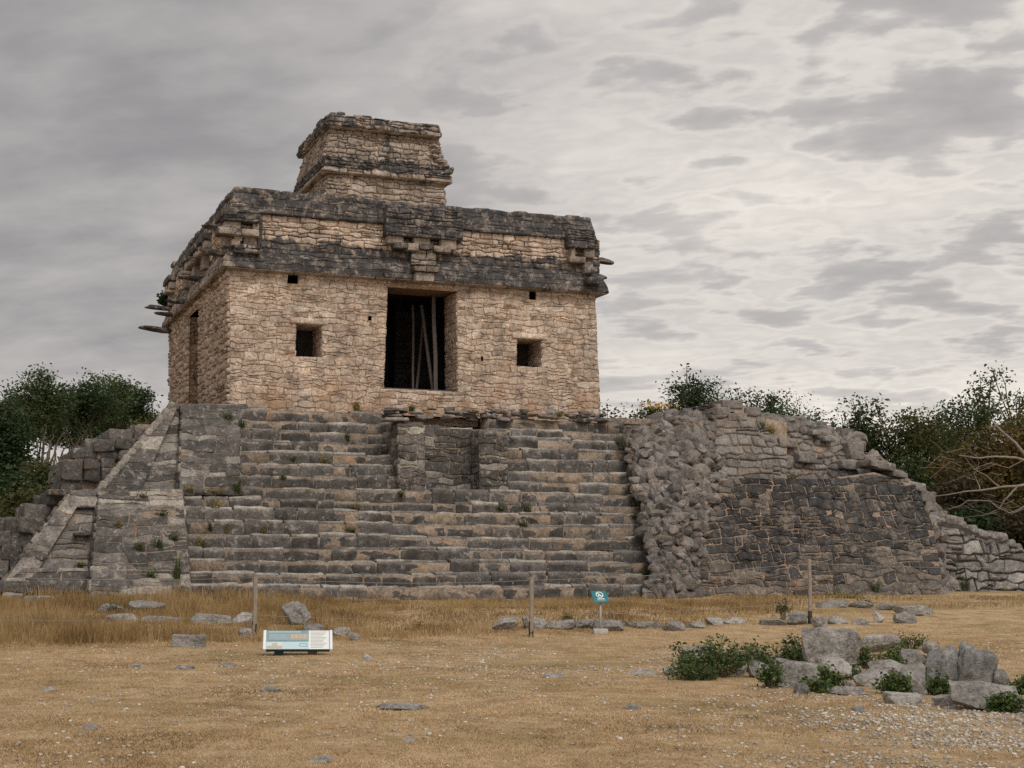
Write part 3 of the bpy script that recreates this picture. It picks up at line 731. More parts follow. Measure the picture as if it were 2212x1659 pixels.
part(mb, 'rubble_slope', [M['rubble'], M['earth']], sharp=28)['kind'] = 'stuff'
mb = MB()   # terrace masonry right of the upper steps
masonry(mb, [LP(1290, 945, 4.95), LP(1460, 945, 4.95), LP(1460, 906, 5.05), LP(1290, 902, 5.05)], (.4, .22), .04, .03, seed=97)
part(mb, 'terrace_wall', [M['rubble'], M['grey_mortar']])
# --- solid core behind the faces
mb = MB()
def prism(mb, xz, y0, y1, mat=0):
    n = len(xz); a = np.array([(x, y0, z) for x, z in xz]); b = np.array([(x, y1, z) for x, z in xz])
    i = np.arange(n); j = np.roll(i, -1)
    mb.add(np.concatenate([a, b]), [np.column_stack([i, j, j + n, i + n]), i[::-1][None], (i + n)[None]], mat)
def xz(pts, y): return [(LP(*p, y)[0], LP(*p, y)[2]) for p in pts]
prism(mb, [(-3.2, -.4), (13.5, -.4), (13.5, 2.3), (-1.6, 2.3)], 3.6, 19.0)
prism(mb, [(-1.2, 2.2), (13.5, 2.2), (13.2, 4.8), (.6, 4.8)], 5.6, 18.6)
prism(mb, [(12.5, -.4), (20.4, -.4), (18.9, 2.2), (12.5, 2.3)], 3.0, 16.0)
prism(mb, [(12.5, 2.2), (17.6, 2.2), (16.6, 3.6), (14.6, 4.5), (12.5, 4.6)], 5.2, 15.0)
part(mb, 'platform_core', [M['earth']], smooth=False)

# --- the shrine: front wall with door and windows
YB, X0, X1, YK = 5.5, 1.62, 12.42, 17.4
ZB, ZE = 4.75, 8.80
def fr(px, py, y=YB): return LP(px, py, y)
def rect(px0, py0, px1, py1, y=YB): a = fr(px0, py1, y); b = fr(px1, py0, y); return [P3(a[0], y, a[2]), P3(b[0], y, a[2]), P3(b[0], y, b[2]), P3(a[0], y, b[2])]
door = [P3(5.95, YB, 5.72), P3(8.15, YB, 5.72), P3(8.08, YB, 8.62), P3(6.02, YB, 8.62)]
win1 = rect(637, 703, 697, 770); win2 = rect(1115, 734, 1171, 792)
vent1 = rect(621, 594, 644, 612); vent2 = rect(1143, 630, 1158, 647)
hole1 = rect(795, 683, 803, 692); hole2 = rect(1039, 770, 1044, 780)
OPEN = [door, win1, win2, vent1, vent2, hole1, hole2]
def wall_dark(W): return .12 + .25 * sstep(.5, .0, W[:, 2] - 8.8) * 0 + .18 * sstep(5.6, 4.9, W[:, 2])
mb = MB()
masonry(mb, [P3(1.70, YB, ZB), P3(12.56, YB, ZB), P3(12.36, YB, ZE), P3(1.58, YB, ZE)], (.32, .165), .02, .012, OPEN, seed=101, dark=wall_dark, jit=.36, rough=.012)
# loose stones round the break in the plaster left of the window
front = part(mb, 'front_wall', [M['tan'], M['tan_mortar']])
TK = 1.15
for hl, nm_, sd_ in ((door, 'doorway', 110), (win1, 'window_opening', 120), (win2, 'window_opening', 130)):
    mb = MB(); A, B, C, D = hl; d = np.array([0, TK, 0])
    masonry(mb, [B + d, B, C, C + d], (.32, .18), .025, .02, seed=sd_)     # right jamb, faces -x
    masonry(mb, [A, A + d, D + d, D], (.32, .18), .025, .02, seed=sd_ + 1)  # left jamb, faces +x
    masonry(mb, [A + [0, 0, 0], B, B + d, A + d], (.4, .3), .015, .02, seed=sd_ + 2)  # sill
    if nm_ == 'doorway':
        part(mb, nm_, [M['tan'], M['tan_mortar']])
        lm = MB()
        for k in range(6):
            box(lm, ((5.72 + 8.5) / 2, YB + .12 + k * .19, 8.70), (1.5, .085, .085), 0, rotz(random.uniform(-.01, .01)))
        dw = bpy.data.objects['doorway']; part(lm, 'lintel', [M['dark_wood']], dw)
        tmb = MB(); box(tmb, (7.05, YB + .55, 5.765), (1.1, .12, .045), 0, bev=.01); part(tmb, 'threshold', [M['wood']], dw)
    else:
        masonry(mb, [D, D + d, C + d, C], (.5, .4), .015, .02, seed=sd_ + 3)
        lc = (C + D) / 2
        block(mb, lc + [0, .1, .09], ((C - D)[0] / 2 + .16, .17, .085), r=.05, amp=.03, seed=sd_, dark=0, rnd=.7)
        part(mb, nm_, [M['tan'], M['tan_mortar']])
# --- left, right and rear walls; dark room inside
ldoor = [P3(1.66, 13.0, 5.0), P3(1.66, 10.7, 5.0), P3(1.62, 10.7, 8.55), P3(1.62, 13.0, 8.55)]
mb = MB(); masonry(mb, [P3(1.70, YK, ZB), P3(1.70, YB, ZB), P3(1.58, YB, ZE), P3(1.58, YK, ZE)], (.36, .19), .075, .03, [ldoor], seed=141, dark=lambda W: .16 + 0 * W[:, 0], jit=.34, rough=.03)
A, B, C, D = ldoor; d = np.array([TK, 0, 0])
masonry(mb, [B, B + d, C + d, C], (.3, .2), .03, .02, seed=143); masonry(mb, [A + d, A, D, D + d], (.3, .2), .04, .02, seed=144)
part(mb, 'left_wall', [M['tan'], M['tan_mortar']])
mb = MB(); masonry(mb, [P3(12.56, YB, ZB), P3(12.56, YK, ZB), P3(12.36, YK, ZE), P3(12.36, YB, ZE)], (.5, .25), .05, .03, seed=145)
part(mb, 'right_wall', [M['tan'], M['tan_mortar']])
mb = MB(); masonry(mb, [P3(12.56, YK, ZB), P3(1.70, YK, ZB), P3(1.58, YK, ZE), P3(12.36, YK, ZE)], (.5, .25), .05, .03, seed=146)
part(mb, 'rear_wall', [M['tan'], M['tan_mortar']])
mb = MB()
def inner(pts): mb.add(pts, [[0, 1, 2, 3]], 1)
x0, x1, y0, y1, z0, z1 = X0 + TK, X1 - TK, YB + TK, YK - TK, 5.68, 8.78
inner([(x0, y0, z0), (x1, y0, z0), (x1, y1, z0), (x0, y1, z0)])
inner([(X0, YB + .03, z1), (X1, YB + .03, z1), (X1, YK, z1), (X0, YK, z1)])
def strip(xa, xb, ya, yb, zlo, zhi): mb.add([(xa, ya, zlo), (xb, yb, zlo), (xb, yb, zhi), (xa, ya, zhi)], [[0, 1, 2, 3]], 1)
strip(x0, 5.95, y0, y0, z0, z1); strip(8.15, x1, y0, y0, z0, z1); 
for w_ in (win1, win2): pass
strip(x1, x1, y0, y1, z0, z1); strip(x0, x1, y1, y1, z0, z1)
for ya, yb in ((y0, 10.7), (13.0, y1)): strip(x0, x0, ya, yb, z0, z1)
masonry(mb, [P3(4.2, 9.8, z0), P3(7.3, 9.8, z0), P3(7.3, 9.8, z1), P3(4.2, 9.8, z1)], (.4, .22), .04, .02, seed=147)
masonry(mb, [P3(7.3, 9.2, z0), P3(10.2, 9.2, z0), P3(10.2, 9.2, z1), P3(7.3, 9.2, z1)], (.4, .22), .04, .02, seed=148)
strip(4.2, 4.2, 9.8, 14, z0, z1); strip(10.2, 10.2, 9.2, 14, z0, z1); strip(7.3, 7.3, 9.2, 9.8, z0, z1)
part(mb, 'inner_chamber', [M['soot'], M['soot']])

# --- mouldings: medial moulding, frieze and roof cornice, wrapped round the block
def ring_faces(oa, za, ob, zb, r=(X0, X1, YB, YK)):
    a0, a1, c0_, c1_ = r
    A = [(a0 - oa, c0_ - oa), (a1 + oa, c0_ - oa), (a1 + oa, c1_ + oa), (a0 - oa, c1_ + oa)]
    B = [(a0 - ob, c0_ - ob), (a1 + ob, c0_ - ob), (a1 + ob, c1_ + ob), (a0 - ob, c1_ + ob)]
    return [[P3(*A[i], za), P3(*A[(i + 1) % 4], za), P3(*B[(i + 1) % 4], zb), P3(*B[i], zb)] for i in range(4)]
def ring(mb, oa, za, ob, zb, stone, seed, sides=(0, 1, 3), r=(X0, X1, YB, YK), **k):
    fs = ring_faces(oa, za, ob, zb, r)
    for i in range(4):
        if i in sides: masonry(mb, fs[i], stone, seed=seed + i, **k)
        else: mb.add(fs[i], [[0, 1, 2, 3]], 1)
bm = [M['band'], M['gap']]
bmt = [M['band'], M['tan_mortar']]
DK = lambda W: .9 + 0 * W[:, 0]
def dk_side(W):      # the front carries a black crust, the side faces less of it
    return np.where(W[:, 0] < X0 - .02, .58, .9)
mb = MB()
ring(mb, -.05, ZE - .0, .28, ZE + .03, (.8, .45), 150, depth=.03, gap=.015, dark=lambda W: .45 + 0 * W[:, 0])
ring(mb, .28, ZE + .03, .25, ZE + .20, (.8, .2), 155, depth=.02, jit=.12, gap=.015, dark=dk_side)
ring(mb, .25, ZE + .20, .08, ZE + .62, (.46, .22), 160, depth=.018, gap=.012, dark=dk_side)
part(mb, 'medial_moulding', bm)
ZF, ZR = ZE + .62, 10.40
mb = MB()
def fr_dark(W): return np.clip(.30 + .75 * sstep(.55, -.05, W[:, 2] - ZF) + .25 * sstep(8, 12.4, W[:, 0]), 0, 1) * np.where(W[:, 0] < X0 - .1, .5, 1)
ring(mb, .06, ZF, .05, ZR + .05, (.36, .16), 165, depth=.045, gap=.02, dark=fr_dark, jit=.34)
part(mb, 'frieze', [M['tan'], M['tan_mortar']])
mb = MB()
RO = (X0 + .08, X1 - .24, YB, YK)
ring(mb, .0, ZR - .03, .18, ZR, (.5, .3), 170, r=RO, depth=.02, gap=.02, dark=DK)
ring(mb, .18, ZR, .13, ZR + .2, (.5, .22), 175, r=RO, depth=.022, gap=.014, jit=.2, dark=dk_side)
ring(mb, .13, ZR + .2, .03, 11.0, (.38, .22), 180, r=RO, depth=.026, gap=.014, dark=dk_side)
for side in range(3):    # uneven coping stones
    if side == 0: line = [((X0 + .3) + t * (X1 - X0 - .7), YB - .0) for t in np.linspace(0, 1, 26)]
    elif side == 1: line = [(X0 + .2, YB + t * (YK - YB)) for t in np.linspace(.03, 1, 22)]
    else: line = [(X1 - .4, YB + t * (YK - YB)) for t in np.linspace(.02, 1, 18)]
    for k, (x, y) in enumerate(line):
        block(mb, (x + random.uniform(-.05, .05), y + .12, 11.0 + random.uniform(-.02, .03)), (.25, .2, .09) if side == 0 else (.2, .3, .09), r=.06, amp=.04, seed=k + side * 40, tmpl=CGS, dark=random.choice([.75, .9, 1.0]))
mb.add([(X0 + .1, YB + .02, 10.96), (X1 - .26, YB + .02, 10.96), (X1 - .26, YK, 10.96), (X0 + .1, YK, 10.96)], [[0, 1, 2, 3]], 1)
part(mb, 'roof_cornice', bmt)
# --- stepped mask panels on the frieze
def mask_blocks(name, items, seed, mats=None):
    mb = MB(); rs = random.Random(seed)
    for a, b, c, d, off, dk in items:      # survey rectangle, projection, darkness
        A = fr(a, d, YB - off); B = fr(c, b, YB - off); w = (B[0] - A[0]) / 2; h = (B[2] - A[2]) / 2
        if off > .2 and w > .35:
            masonry(mb, [P3(A[0], YB - off, A[2]), P3(B[0], YB - off, A[2]), P3(B[0], YB - off, B[2]), P3(A[0], YB - off, B[2])], (.36, .17), .04, .018, seed=rs.randrange(999), dark=lambda W, k=dk: k + 0 * W[:, 0])
            box(mb, (A[0] + w, YB - off / 2 + .03, A[2] + h), (w, off / 2 + .02, h), 1)
        else:
            block(mb, (A[0] + w, YB - off / 2, A[2] + h), (w, off / 2 + .04, h), r=.035, amp=.022, seed=rs.randrange(9999), dark=dk, tmpl=CGS)
    return part(mb, name, mats or [M['band'], M['gap']])
mask_blocks('mask_panel', [
    (834, 458, 1000, 503, .42, 1.0), (834, 497, 1000, 507, .46, .9),
    (836, 508, 872, 526, .36, .2), (892, 509, 929, 530, .34, .15), (952, 512, 986, 538, .36, .15),
    (850, 525, 882, 536, .40, .75), (880, 526, 906, 540, .36, .1), (906, 528, 936, 538, .44, .95), (936, 532, 958, 544, .38, .7), (956, 533, 974, 545, .36, .1),
    (888, 538, 942, 572, .26, .25), (895, 577, 948, 585, .62, .6), (898, 590, 938, 607, .50, .0)], 3)
mask_blocks('mask_panel', [
    (486, 456, 562, 468, .45, 1.0), (484, 466, 560, 476, .48, 1.0), (484, 478, 520, 495, .36, .3), (546, 480, 560, 496, .34, .6),
    (470, 493, 522, 504, .50, .7), (520, 496, 560, 508, .42, .45), (506, 506, 524, 520, .3, .1), (500, 518, 520, 530, .32, .45), (524, 508, 556, 532, .14, .2), (505, 530, 562, 546, .3, .8),
    (556, 470, 568, 530, .2, .9)], 4)
mask_blocks('mask_panel', [
    (1226, 498, 1284, 520, .34, 1.0), (1228, 519, 1284, 534, .38, .95), (1232, 536, 1242, 562, .28, .3), (1262, 538, 1284, 556, .28, .25), (1230, 556, 1264, 566, .32, .5), (1262, 566, 1282, 590, .26, .6), (1268, 600, 1300, 612, .5, .9)], 5)
for y in (5.4, 8.9, 10.7, 12.6, 16.4):   # the same mask wrapped round the left face, and others further along it
    mb = MB()
    for dy, z, hy, hz, o_, dk in ((0, 10.3, .75, .1, .3, .8), (-.45, 10.06, .22, .12, .24, .3), (.45, 10.06, .22, .12, .24, .3), (0, 9.86, .6, .06, .34, .5), (0, 9.62, .28, .2, .2, .2)):
        if y == 5.4 and dy < 0: continue
        block(mb, (X0 - o_ / 2, y + dy + .3, z), (o_ / 2 + .05, hy, hz), r=.04, amp=.03, seed=int(y * 10 + z * 7), dark=dk, tmpl=CGS)
    part(mb, 'mask_panel', bm)

for x, y, z, L_, w in ((X0, 5.5, 9.93, .75, .22), (X0, 5.55, 9.25, .8, .24), (X0, 9.6, 9.2, .8, .2), (X0, 9.6, 9.75, .6, .18), (X0, 12.6, 8.95, .75, .2), (X0, 15.0, 8.9, .8, .2), (X0, 16.8, 9.35, .9, .22), (X0, 16.9, 8.62, 1.05, .24)):
    mb = MB(); add_rock(mb, (x - L_ * .42, y, z), (L_ * .7, w, .085), int(x * 100 + z * 10 + y), 2, roty(.08), dark=.75, block_=.3); part(mb, 'tenon_stone', bm)
mb = MB(); p = fr(1302, 563, YB + .2); add_rock(mb, p + [-.1, 0, 0], (.5, .22, .085), 71, 2, roty(.05), dark=.8); part(mb, 'tenon_stone', bm)
mb = MB(); p = fr(1292, 600, YB); add_rock(mb, p, (.22, .25, .1), 72, 2, dark=.8)
part(mb, 'tenon_stone', bm)

# --- roof tower
TX0, TX1, TY0, TY1 = 5.06, 9.0, 9.4, 13.5
TR = (TX0, TX1, TY0, TY1)
tower = MB()
def tdk(W): return np.clip(.47 + .35 * sstep(11.9, 11.3, W[:, 2]) + .5 * sstep(13.5, 12.9, W[:, 2]) * (W[:, 2] > 12.78), 0, 1)
ring(tower, .06, 10.9, -.12, 12.75, (.34, .17), 201, r=TR, depth=.06, gap=.025, dark=tdk, jit=.34, rough=.02)
ring(tower, -.12, 12.72, .08, 12.74, (.5, .3), 206, r=TR, depth=.02, gap=.02, dark=lambda W: .5 + 0 * W[:, 0])
ring(tower, .06, 12.96, -.2, 14.2, (.28, .15), 211, r=(TX0, TX1 - .1, TY0, TY1), depth=.06, gap=.025, dark=tdk, jit=.36, rough=.02)
roof_t = part(tower, 'roof_tower', [M['band'], M['tan_mortar']])
mb = MB(); ring(mb, .08, 12.74, .06, 12.97, (.5, .2), 216, r=TR, depth=.06, gap=.02, dark=lambda W: np.where(W[:, 2] > 12.85, .75, .4)); 
for k in range(5): add_rock(mb, (TX1 + .0 + random.uniform(-.15, .1), TY0 + .1, 13.05 + k * .06), (.15, .3, .08), 230 + k, 2, dark=.6)
mb.add([(TX0, TY0, 12.95), (TX1, TY0, 12.95), (TX1, TY1, 12.95), (TX0, TY1, 12.95)], [[0, 1, 2, 3]], 1)
part(mb, 'tower_ledge', bm, roof_t)
mb = MB()
TR2 = (TX0 + .14, TX1 - .42, TY0, TY1)
ring(mb, -.1, 14.16, .12, 14.18, (.5, .3), 221, r=TR2, depth=.02, gap=.02, dark=lambda W: .5 + 0 * W[:, 0])
ring(mb, .12, 14.18, .06, 14.55, (.36, .14), 226, r=TR2, depth=.06, gap=.02, dark=lambda W: .72 + 0 * W[:, 0], jit=.36)
for k in range(34):
    t = random.random(); e = k % 3
    if e < 2: c = (TX0 + .3 + t * 3.1, TY0 + random.uniform(.2, .6), 14.60 + .06 * math.sin(t * 9) - .16 * t * t + random.uniform(-.02, .03))
    else: c = (TX0 + random.uniform(.2, .4), TY0 + .2 + t * 3.7, 14.59 + random.uniform(-.03, .04))
    block(mb, c, (random.uniform(.12, .26), random.uniform(.12, .22), .07), r=.05, amp=.04, seed=k + 500, tmpl=CGS, dark=random.choice([.5, .8, .9]))
for k, (px, py) in enumerate(((930, 276), (938, 284), (942, 292), (934, 292), (941, 318), (943, 328), (940, 340), (950, 350), (958, 352))):
    p = LP(px, py, TY0 + .1); add_rock(mb, p - [.08, 0, 0], (.15, .25, .07), 250 + k, 2, dark=.5)
mb.add([(TX0 + .14, TY0 + .02, 14.53), (TX1 - .45, TY0 + .02, 14.53), (TX1 - .45, TY1, 14.53), (TX0 + .14, TY1, 14.53)], [[0, 1, 2, 3]], 1)
part(mb, 'tower_cornice', bm, roof_t)

# ================================================================== WOODEN PROPS IN THE DOORWAY
def wpost(name, label, px0, py0, px1, py1, ys, w, group=None, top_y=None):
    a = LP(px0, py0, top_y or ys); b = LP(px1, py1, ys); b[2] = 5.68
    mb = MB(); n = 7; t = np.linspace(0, 1, n)[:, None]; pts = b + (a - b) * t + vnoise3(np.linspace(0, 3, n)[:, None] * np.ones(3), 1.0, int(px0), 2) * .02
    tube(mb, pts - b, w * np.linspace(1.05, .95, n), 6)
    o = mb.build(name, [M['wood']], sharp=40); wp = to_world(b); o.location = wp; o.rotation_euler = (0, 0, TH)
    tag(o, label, 'wooden prop', group); return o
PG = 'wooden props in the doorway'
wpost('wooden_prop', 'thickest grey wooden prop standing upright near the right jamb of the doorway', 936, 628, 942, 842, 6.45, .062, PG)
wpost('wooden_prop', 'grey wooden prop leaning steeply left, its foot against the thick upright prop', 911, 660, 936, 842, 6.62, .05, PG, 7.0)
wpost('wooden_prop', 'thin upright wooden prop deeper in the doorway, left of the crossing props', 893, 660, 892, 838, 7.2, .035, PG)
wpost('wooden_prop', 'thin wooden prop leaning right, its foot beside the thin upright prop', 914, 690, 899, 838, 7.3, .04, PG, 7.5)

# ================================================================== DRY-STONE WALL AT THE RIGHT
dsw_o = to_world(LP(2120, 1285, 2.0)); dsw = empty('dry_stone_wall', tuple(dsw_o), TH)
tag(dsw, 'low pale dry-stone wall abutting the right end of the temple base', 'wall')
off = LP(2120, 1285, 2.0)
mb = MB(); dpl = (2.0, -.2, 2.5, 1.6)
def qd(px, py): return LP(px, py, *dpl) - off
masonry(mb, [qd(2018, 1290), qd(2290, 1296), qd(2290, 1212), qd(2204, 1186), qd(2150, 1162), qd(2030, 1120)], (.44, .25), .1, .045, seed=401, jit=.46, rnd_edge=.45, rough=.03)
top = [(2022, 1112), (2040, 1118), (2062, 1124), (2084, 1130), (2104, 1138), (2126, 1145), (2150, 1152), (2168, 1156), (2184, 1168), (2200, 1178), (2216, 1190), (2240, 1200), (2265, 1206)]
for k, (px, py) in enumerate(top):
    for row in range(3):
        add_rock(mb, qd(px + 6 * (row % 2), py + 6 - 3 * row) + [0, .25 + .5 * row, .0], (random.uniform(.2, .34), .3, random.uniform(.1, .17)), 410 + k * 3 + row, 2, rotz(random.uniform(-.3, .3)) @ roty(.15), dark=.1, block_=.6)
prism(mb, [(qd(2020, 1290)[0] + .05, -.3), (qd(2290, 1296)[0], -.3), (qd(2290, 1225)[0], qd(2290, 1225)[2]), (qd(2034, 1135)[0], qd(2034, 1135)[2])], .62, 2.4, 1)
mb.build('stonework', [M['drystone'], M['gap']], dsw, sharp=50)

# ================================================================== FENCE, INFORMATION PANEL, WARNING SIGN
fence = empty('rope_fence', tuple(G(1147, 1372)))
tag(fence, 'low fence of slim weathered posts and thin ropes crossing the grass before the temple', 'fence')
fo = np.array(fence.location)
PB = [G(-60, 1392), G(549, 1374), G(1147, 1374), G(1750, 1348), G(2380, 1330)]
PT = [1.2, None, None, None, 1.15]; tops = [0, 1240, 1246, 1208, 0]; pxs = [0, 549, 1147, 1749, 0]
for i, b in enumerate(PB):
    if tops[i]:
        r = ray(pxs[i], tops[i]); t = b[1] / r[1]; PT[i] = float((CAM + r * t)[2] - b[2])
    mb = MB(); h_ = PT[i]; n = 7; pts = np.column_stack([np.zeros(n), np.zeros(n), np.linspace(-.15, h_, n)]) + vnoise3(np.linspace(0, 2, n)[:, None] + np.arange(3) + i * 7, 1., i, 2) * .012
    tube(mb, pts, .042, 7); o = mb.build('post', [M['post']], fence, sharp=45); o.location = b - fo
    mb = MB(); tube(mb, [(0, 0, -.1), (0, 0, .1), (0, 0, .27)], [.048, .047, .045], 7); f = mb.build('post_foot', [M['post_foot']], o)
for hf, sag in ((.94, .05), (.34, .05)):
    for i in range(4):
        mb = MB(); n = 15; t = np.linspace(0, 1, n)[:, None]; a = PB[i] + [0, 0, PT[i] * hf]; b = PB[i + 1] + [0, 0, PT[i + 1] * hf]
        pts = a + (b - a) * t - np.array([0, 0, 1]) * (4 * t * (1 - t)) * sag * (1 + .5 * (i % 2)); tube(mb, pts - fo, .0045, 4, cap=False); mb.build('rope', [M['wire']], fence)

C_ = lambda n, c, r=.5: plain_mat(n, c, r, .06, 20, .03)
MP = {k: C_('panel_' + k, c, .35) for k, c in dict(teal=(.20, .31, .32), slate=(.255, .36, .385), pale=(.47, .60, .65), white=(.70, .72, .70), photo=(.42, .37, .31), photo2=(.47, .42, .35), sky=(.62, .60, .58), line=(.40, .50, .52), ink=(.42, .43, .41), frame=(.70, .73, .76), edge=(.022, .05, .05)).items()}
ib = G(640, 1416); ip = empty('information_panel', tuple(ib), R(8)); tag(ip, 'low tilted information panel with teal and white board, standing on two stubby blocks', 'information panel')
# board plane: along x, tilting back
BW, BHt = 1.03, .42; TL = R(38)
bc = np.array([.02, .12, .225]); bx = np.array([1, 0, 0.]); by = np.array([0, math.cos(TL), math.sin(TL)]); bn = np.cross(bx, by)
ROTB = np.column_stack([bx, by, bn])
mb = MB(); box(mb, bc - bn * .028, (BW / 2 - .04, BHt / 2, .024), 0, ROTB, .006); brd = mb.build('board', [MP['edge']], ip, sharp=30)
def bq(name, x0, y0, x1, y1, mat, lift, parent=brd):
    m_ = MB(); P = [bc + bx * ((x - .5) * BW) + by * ((.5 - y) * BHt) + bn * lift for x, y in ((x0, y1), (x1, y1), (x1, y0), (x0, y0))]
    Q = [p - bn * .0025 for p in P]; m_.add(P + Q, [[0, 1, 2, 3], [1, 0, 4, 5], [2, 1, 5, 6], [3, 2, 6, 7], [0, 3, 7, 4]]); return m_, lift
def bput(name, rects, mat, lift, parent=brd):
    m_ = MB()
    for x0, y0, x1, y1 in rects:
        q, _ = bq(name, x0, y0, x1, y1, mat, lift); m_.add(q.V[0], np.array([[0, 1, 2, 3], [1, 0, 4, 5], [2, 1, 5, 6], [3, 2, 6, 7], [0, 3, 7, 4]]))
    return m_.build(name, [MP[mat]], parent, smooth=False)
bput('printed_sheet', [(.04, .0, .66, 1)], 'pale', .003)
bput('text_sheet', [(.66, .0, .955, 1)], 'white', .003)
bput('title_field', [(.042, .01, .655, .60)], 'teal', .0065)
bput('text_field', [(.075, .2, .38, .54)], 'slate', .010)
bput('picture', [(.385, .2, .645, .52)], 'photo', .010)
bput('picture', [(.052, .66, .28, .975)], 'sky', .0065)
tr_ = []
for k in range(12):
    x0 = .058 + k * .018; hgt = .1 + .02 * (k % 2) + (.14 if 4 <= k <= 7 else 0); tr_.append((x0, .95 - hgt, x0 + .018, .95))
bput('picture_detail', tr_, 'photo2', .010)
bput('picture_detail', [(.40 + .06 * k, .26, .43 + .06 * k, .46) for k in range(4)], 'photo2', .0135)
bput('lettering', [(.075 + .047 * k, .06, .115 + .047 * k, .135) for k in range(10)], 'line', .010)
bput('lettering', [(.085, .23 + .05 * k, .36 - .03 * (k % 3), .25 + .05 * k) for k in range(6)], 'line', .0135)
bput('lettering', [(.685, .07 + .075 * k, .92 - .02 * (k % 4), .092 + .075 * k) for k in range(12)], 'ink', .0065)
mm = []
for x0, y0, x1, y1 in ((.53, .70, .635, .715), (.53, .84, .60, .855), (.523, .71, .531, .85), (.63, .71, .638, .88), (.575, .845, .63, .86)): mm.append((x0, y0, x1, y1))
bput('diagram', mm, 'teal', .0065)
for sgn in (-1, 1):
    mb = MB(); box(mb, bc + bx * sgn * (BW / 2 - .018) - bn * .018, (.022, BHt / 2 + .006, .03), 0, ROTB, .006); mb.build('end_rail', [MP['frame']], ip, sharp=30)
for x, mt in ((-.26, 'edge'), (.24, 'dark_wood')):
    mb = MB(); box(mb, (x, .10, .06), (.07, .06, .09), 0, bev=.008); mb.build('support', [MP['edge'] if mt == 'edge' else M['dark_wood']], ip, sharp=30)

sb = G(1297, 1369); sg_ = empty('warning_sign', tuple(sb)); tag(sg_, 'small teal no-climbing sign tilted on a thin metal post with a concrete foot', 'sign')
mb = MB(); box(mb, (0, 0, .045), (.135, .13, .05), 0, rotz(.05), .012); mb.build('concrete_base', [plain_mat('concrete_foot', (.42, .39, .36), .9, .25, 14, .5)], sg_, sharp=30)
mb = MB(); tube(mb, [(0, 0, .05), (0, .0, .35), (0, .01, .67)], .022, 10); mb.build('post', [plain_mat('grey_metal', (.36, .34, .35), .45, .1, 10, .05)], sg_)
SA = R(45); yw = R(16); sx_ = np.array([math.cos(yw), math.sin(yw), 0]); sy_ = np.array([-math.sin(yw) * math.cos(SA), math.cos(yw) * math.cos(SA), math.sin(SA)]); sn_ = np.cross(sx_, sy_); SR = np.column_stack([sx_, sy_, sn_])
sc_ = np.array([0, .0, .66]) + sy_ * .05
MS = plain_mat('sign_teal', (.03, .16, .185), .4, .08, 12, .03); MW = plain_mat('sign_white', (.66, .74, .74), .5, .05, 12, .03)
mb = MB(); box(mb, sc_, (.152, .15, .008), 0, SR, .004); pl_ = mb.build('plate', [MS], sg_, sharp=30)
def flat(pts, lift): return [sc_ + sx_ * x + sy_ * y + sn_ * lift for x, y in pts]
mb = MB(); an = np.linspace(0, 2 * math.pi, 33)[:-1]; ri, ro = .058, .076; cy0 = .045
ring_ = flat([(ro * math.cos(a), cy0 + ro * math.sin(a)) for a in an] + [(ri * math.cos(a), cy0 + ri * math.sin(a)) for a in an], .0115); i = np.arange(32); j = np.roll(i, -1)
mb.add(ring_, np.column_stack([i, j, j + 32, i + 32])); s2 = .7071
mb.add(flat([(-.05 + .007, cy0 + .05), (-.05 - .007, cy0 + .04), (.05 - .007, cy0 - .05), (.05 + .007, cy0 - .04)], .0135), [[0, 1, 2, 3]])
mb.add(flat([(-.03, cy0 - .035), (-.006, cy0 - .035), (-.004, cy0 + .02), (-.016, cy0 + .035), (-.03, cy0 + .02)], .012), [[0, 1, 2, 3, 4]])
mb.add(flat([(-.002, cy0 - .035), (.03, cy0 - .035), (.03, cy0 - .025), (-.002, cy0 - .01)], .012), [[0, 1, 2, 3]])
mb.build('pictogram', [MW], pl_, smooth=False)
mb = MB()
for k in range(9):
    x = -.062 + k * .0155; mb.add(flat([(x, -.075), (x + .0115, -.075), (x + .0115, -.048), (x, -.048)], .0115), [[0, 1, 2, 3]])
mb.add(flat([(-.085, -.098), (.1, -.098), (.1, -.091), (-.085, -.091)], .0115), [[0, 1, 2, 3]])
mb.build('lettering', [MW], pl_, smooth=False)

# ================================================================== BOULDERS
ROCKS = []
def boulder(name, label, x0, y0, x1, y1, seed, cat='stone', group=None, deep=.75, by_=None, mat='boulder', sink=.18, rot=0.0, tilt=0.0, roll=0.0, lvl=4, block_=.38, cuts=11, dark=.2, amp=.1):
    """stone whose outline fills the survey rectangle; by_ = survey row where its foot meets the ground"""
    cx = (x0 + x1) / 2; yb = by_ or y1; p = G(cx, yb); D = float(p[1])
    hw = (x1 - x0) / 2 / F * D; rt = ray(cx, y0); top_z = HC + rt[2] / rt[1] * D; hgt = max(.04, top_z - p[2]); hd = hw * deep
    rl = ray(cx, y1); lowz = 0.0 if not by_ else max(0, (HC + rl[2] / rl[1] * D) - p[2])
    zc = (hgt + lowz) / 2; hz = (hgt - lowz) / 2 * (1 + sink)
    P = rock_verts(seed, lvl, block_, cuts, amp)
    rm = rotz(rot) @ rotx(tilt) @ roty(roll); P = P @ rm.T; lo, hi = P.min(0), P.max(0); P = (P - (lo + hi) / 2) / ((hi - lo) / 2)
    mb = MB(); mb.add(P * [hw, hd, hz] + [0, 0, zc - hz * sink], ICO[lvl][1], 0, random.random(), dark)
    ROCKS.append((p[0], p[1], hw)); o = mb.build(name, [M[mat]], sharp=32); o.location = (p[0], p[1] + hd * .8, p[2]); return tag(o, label, cat, group)
LG = 'loose stones in the grass left of the panel'
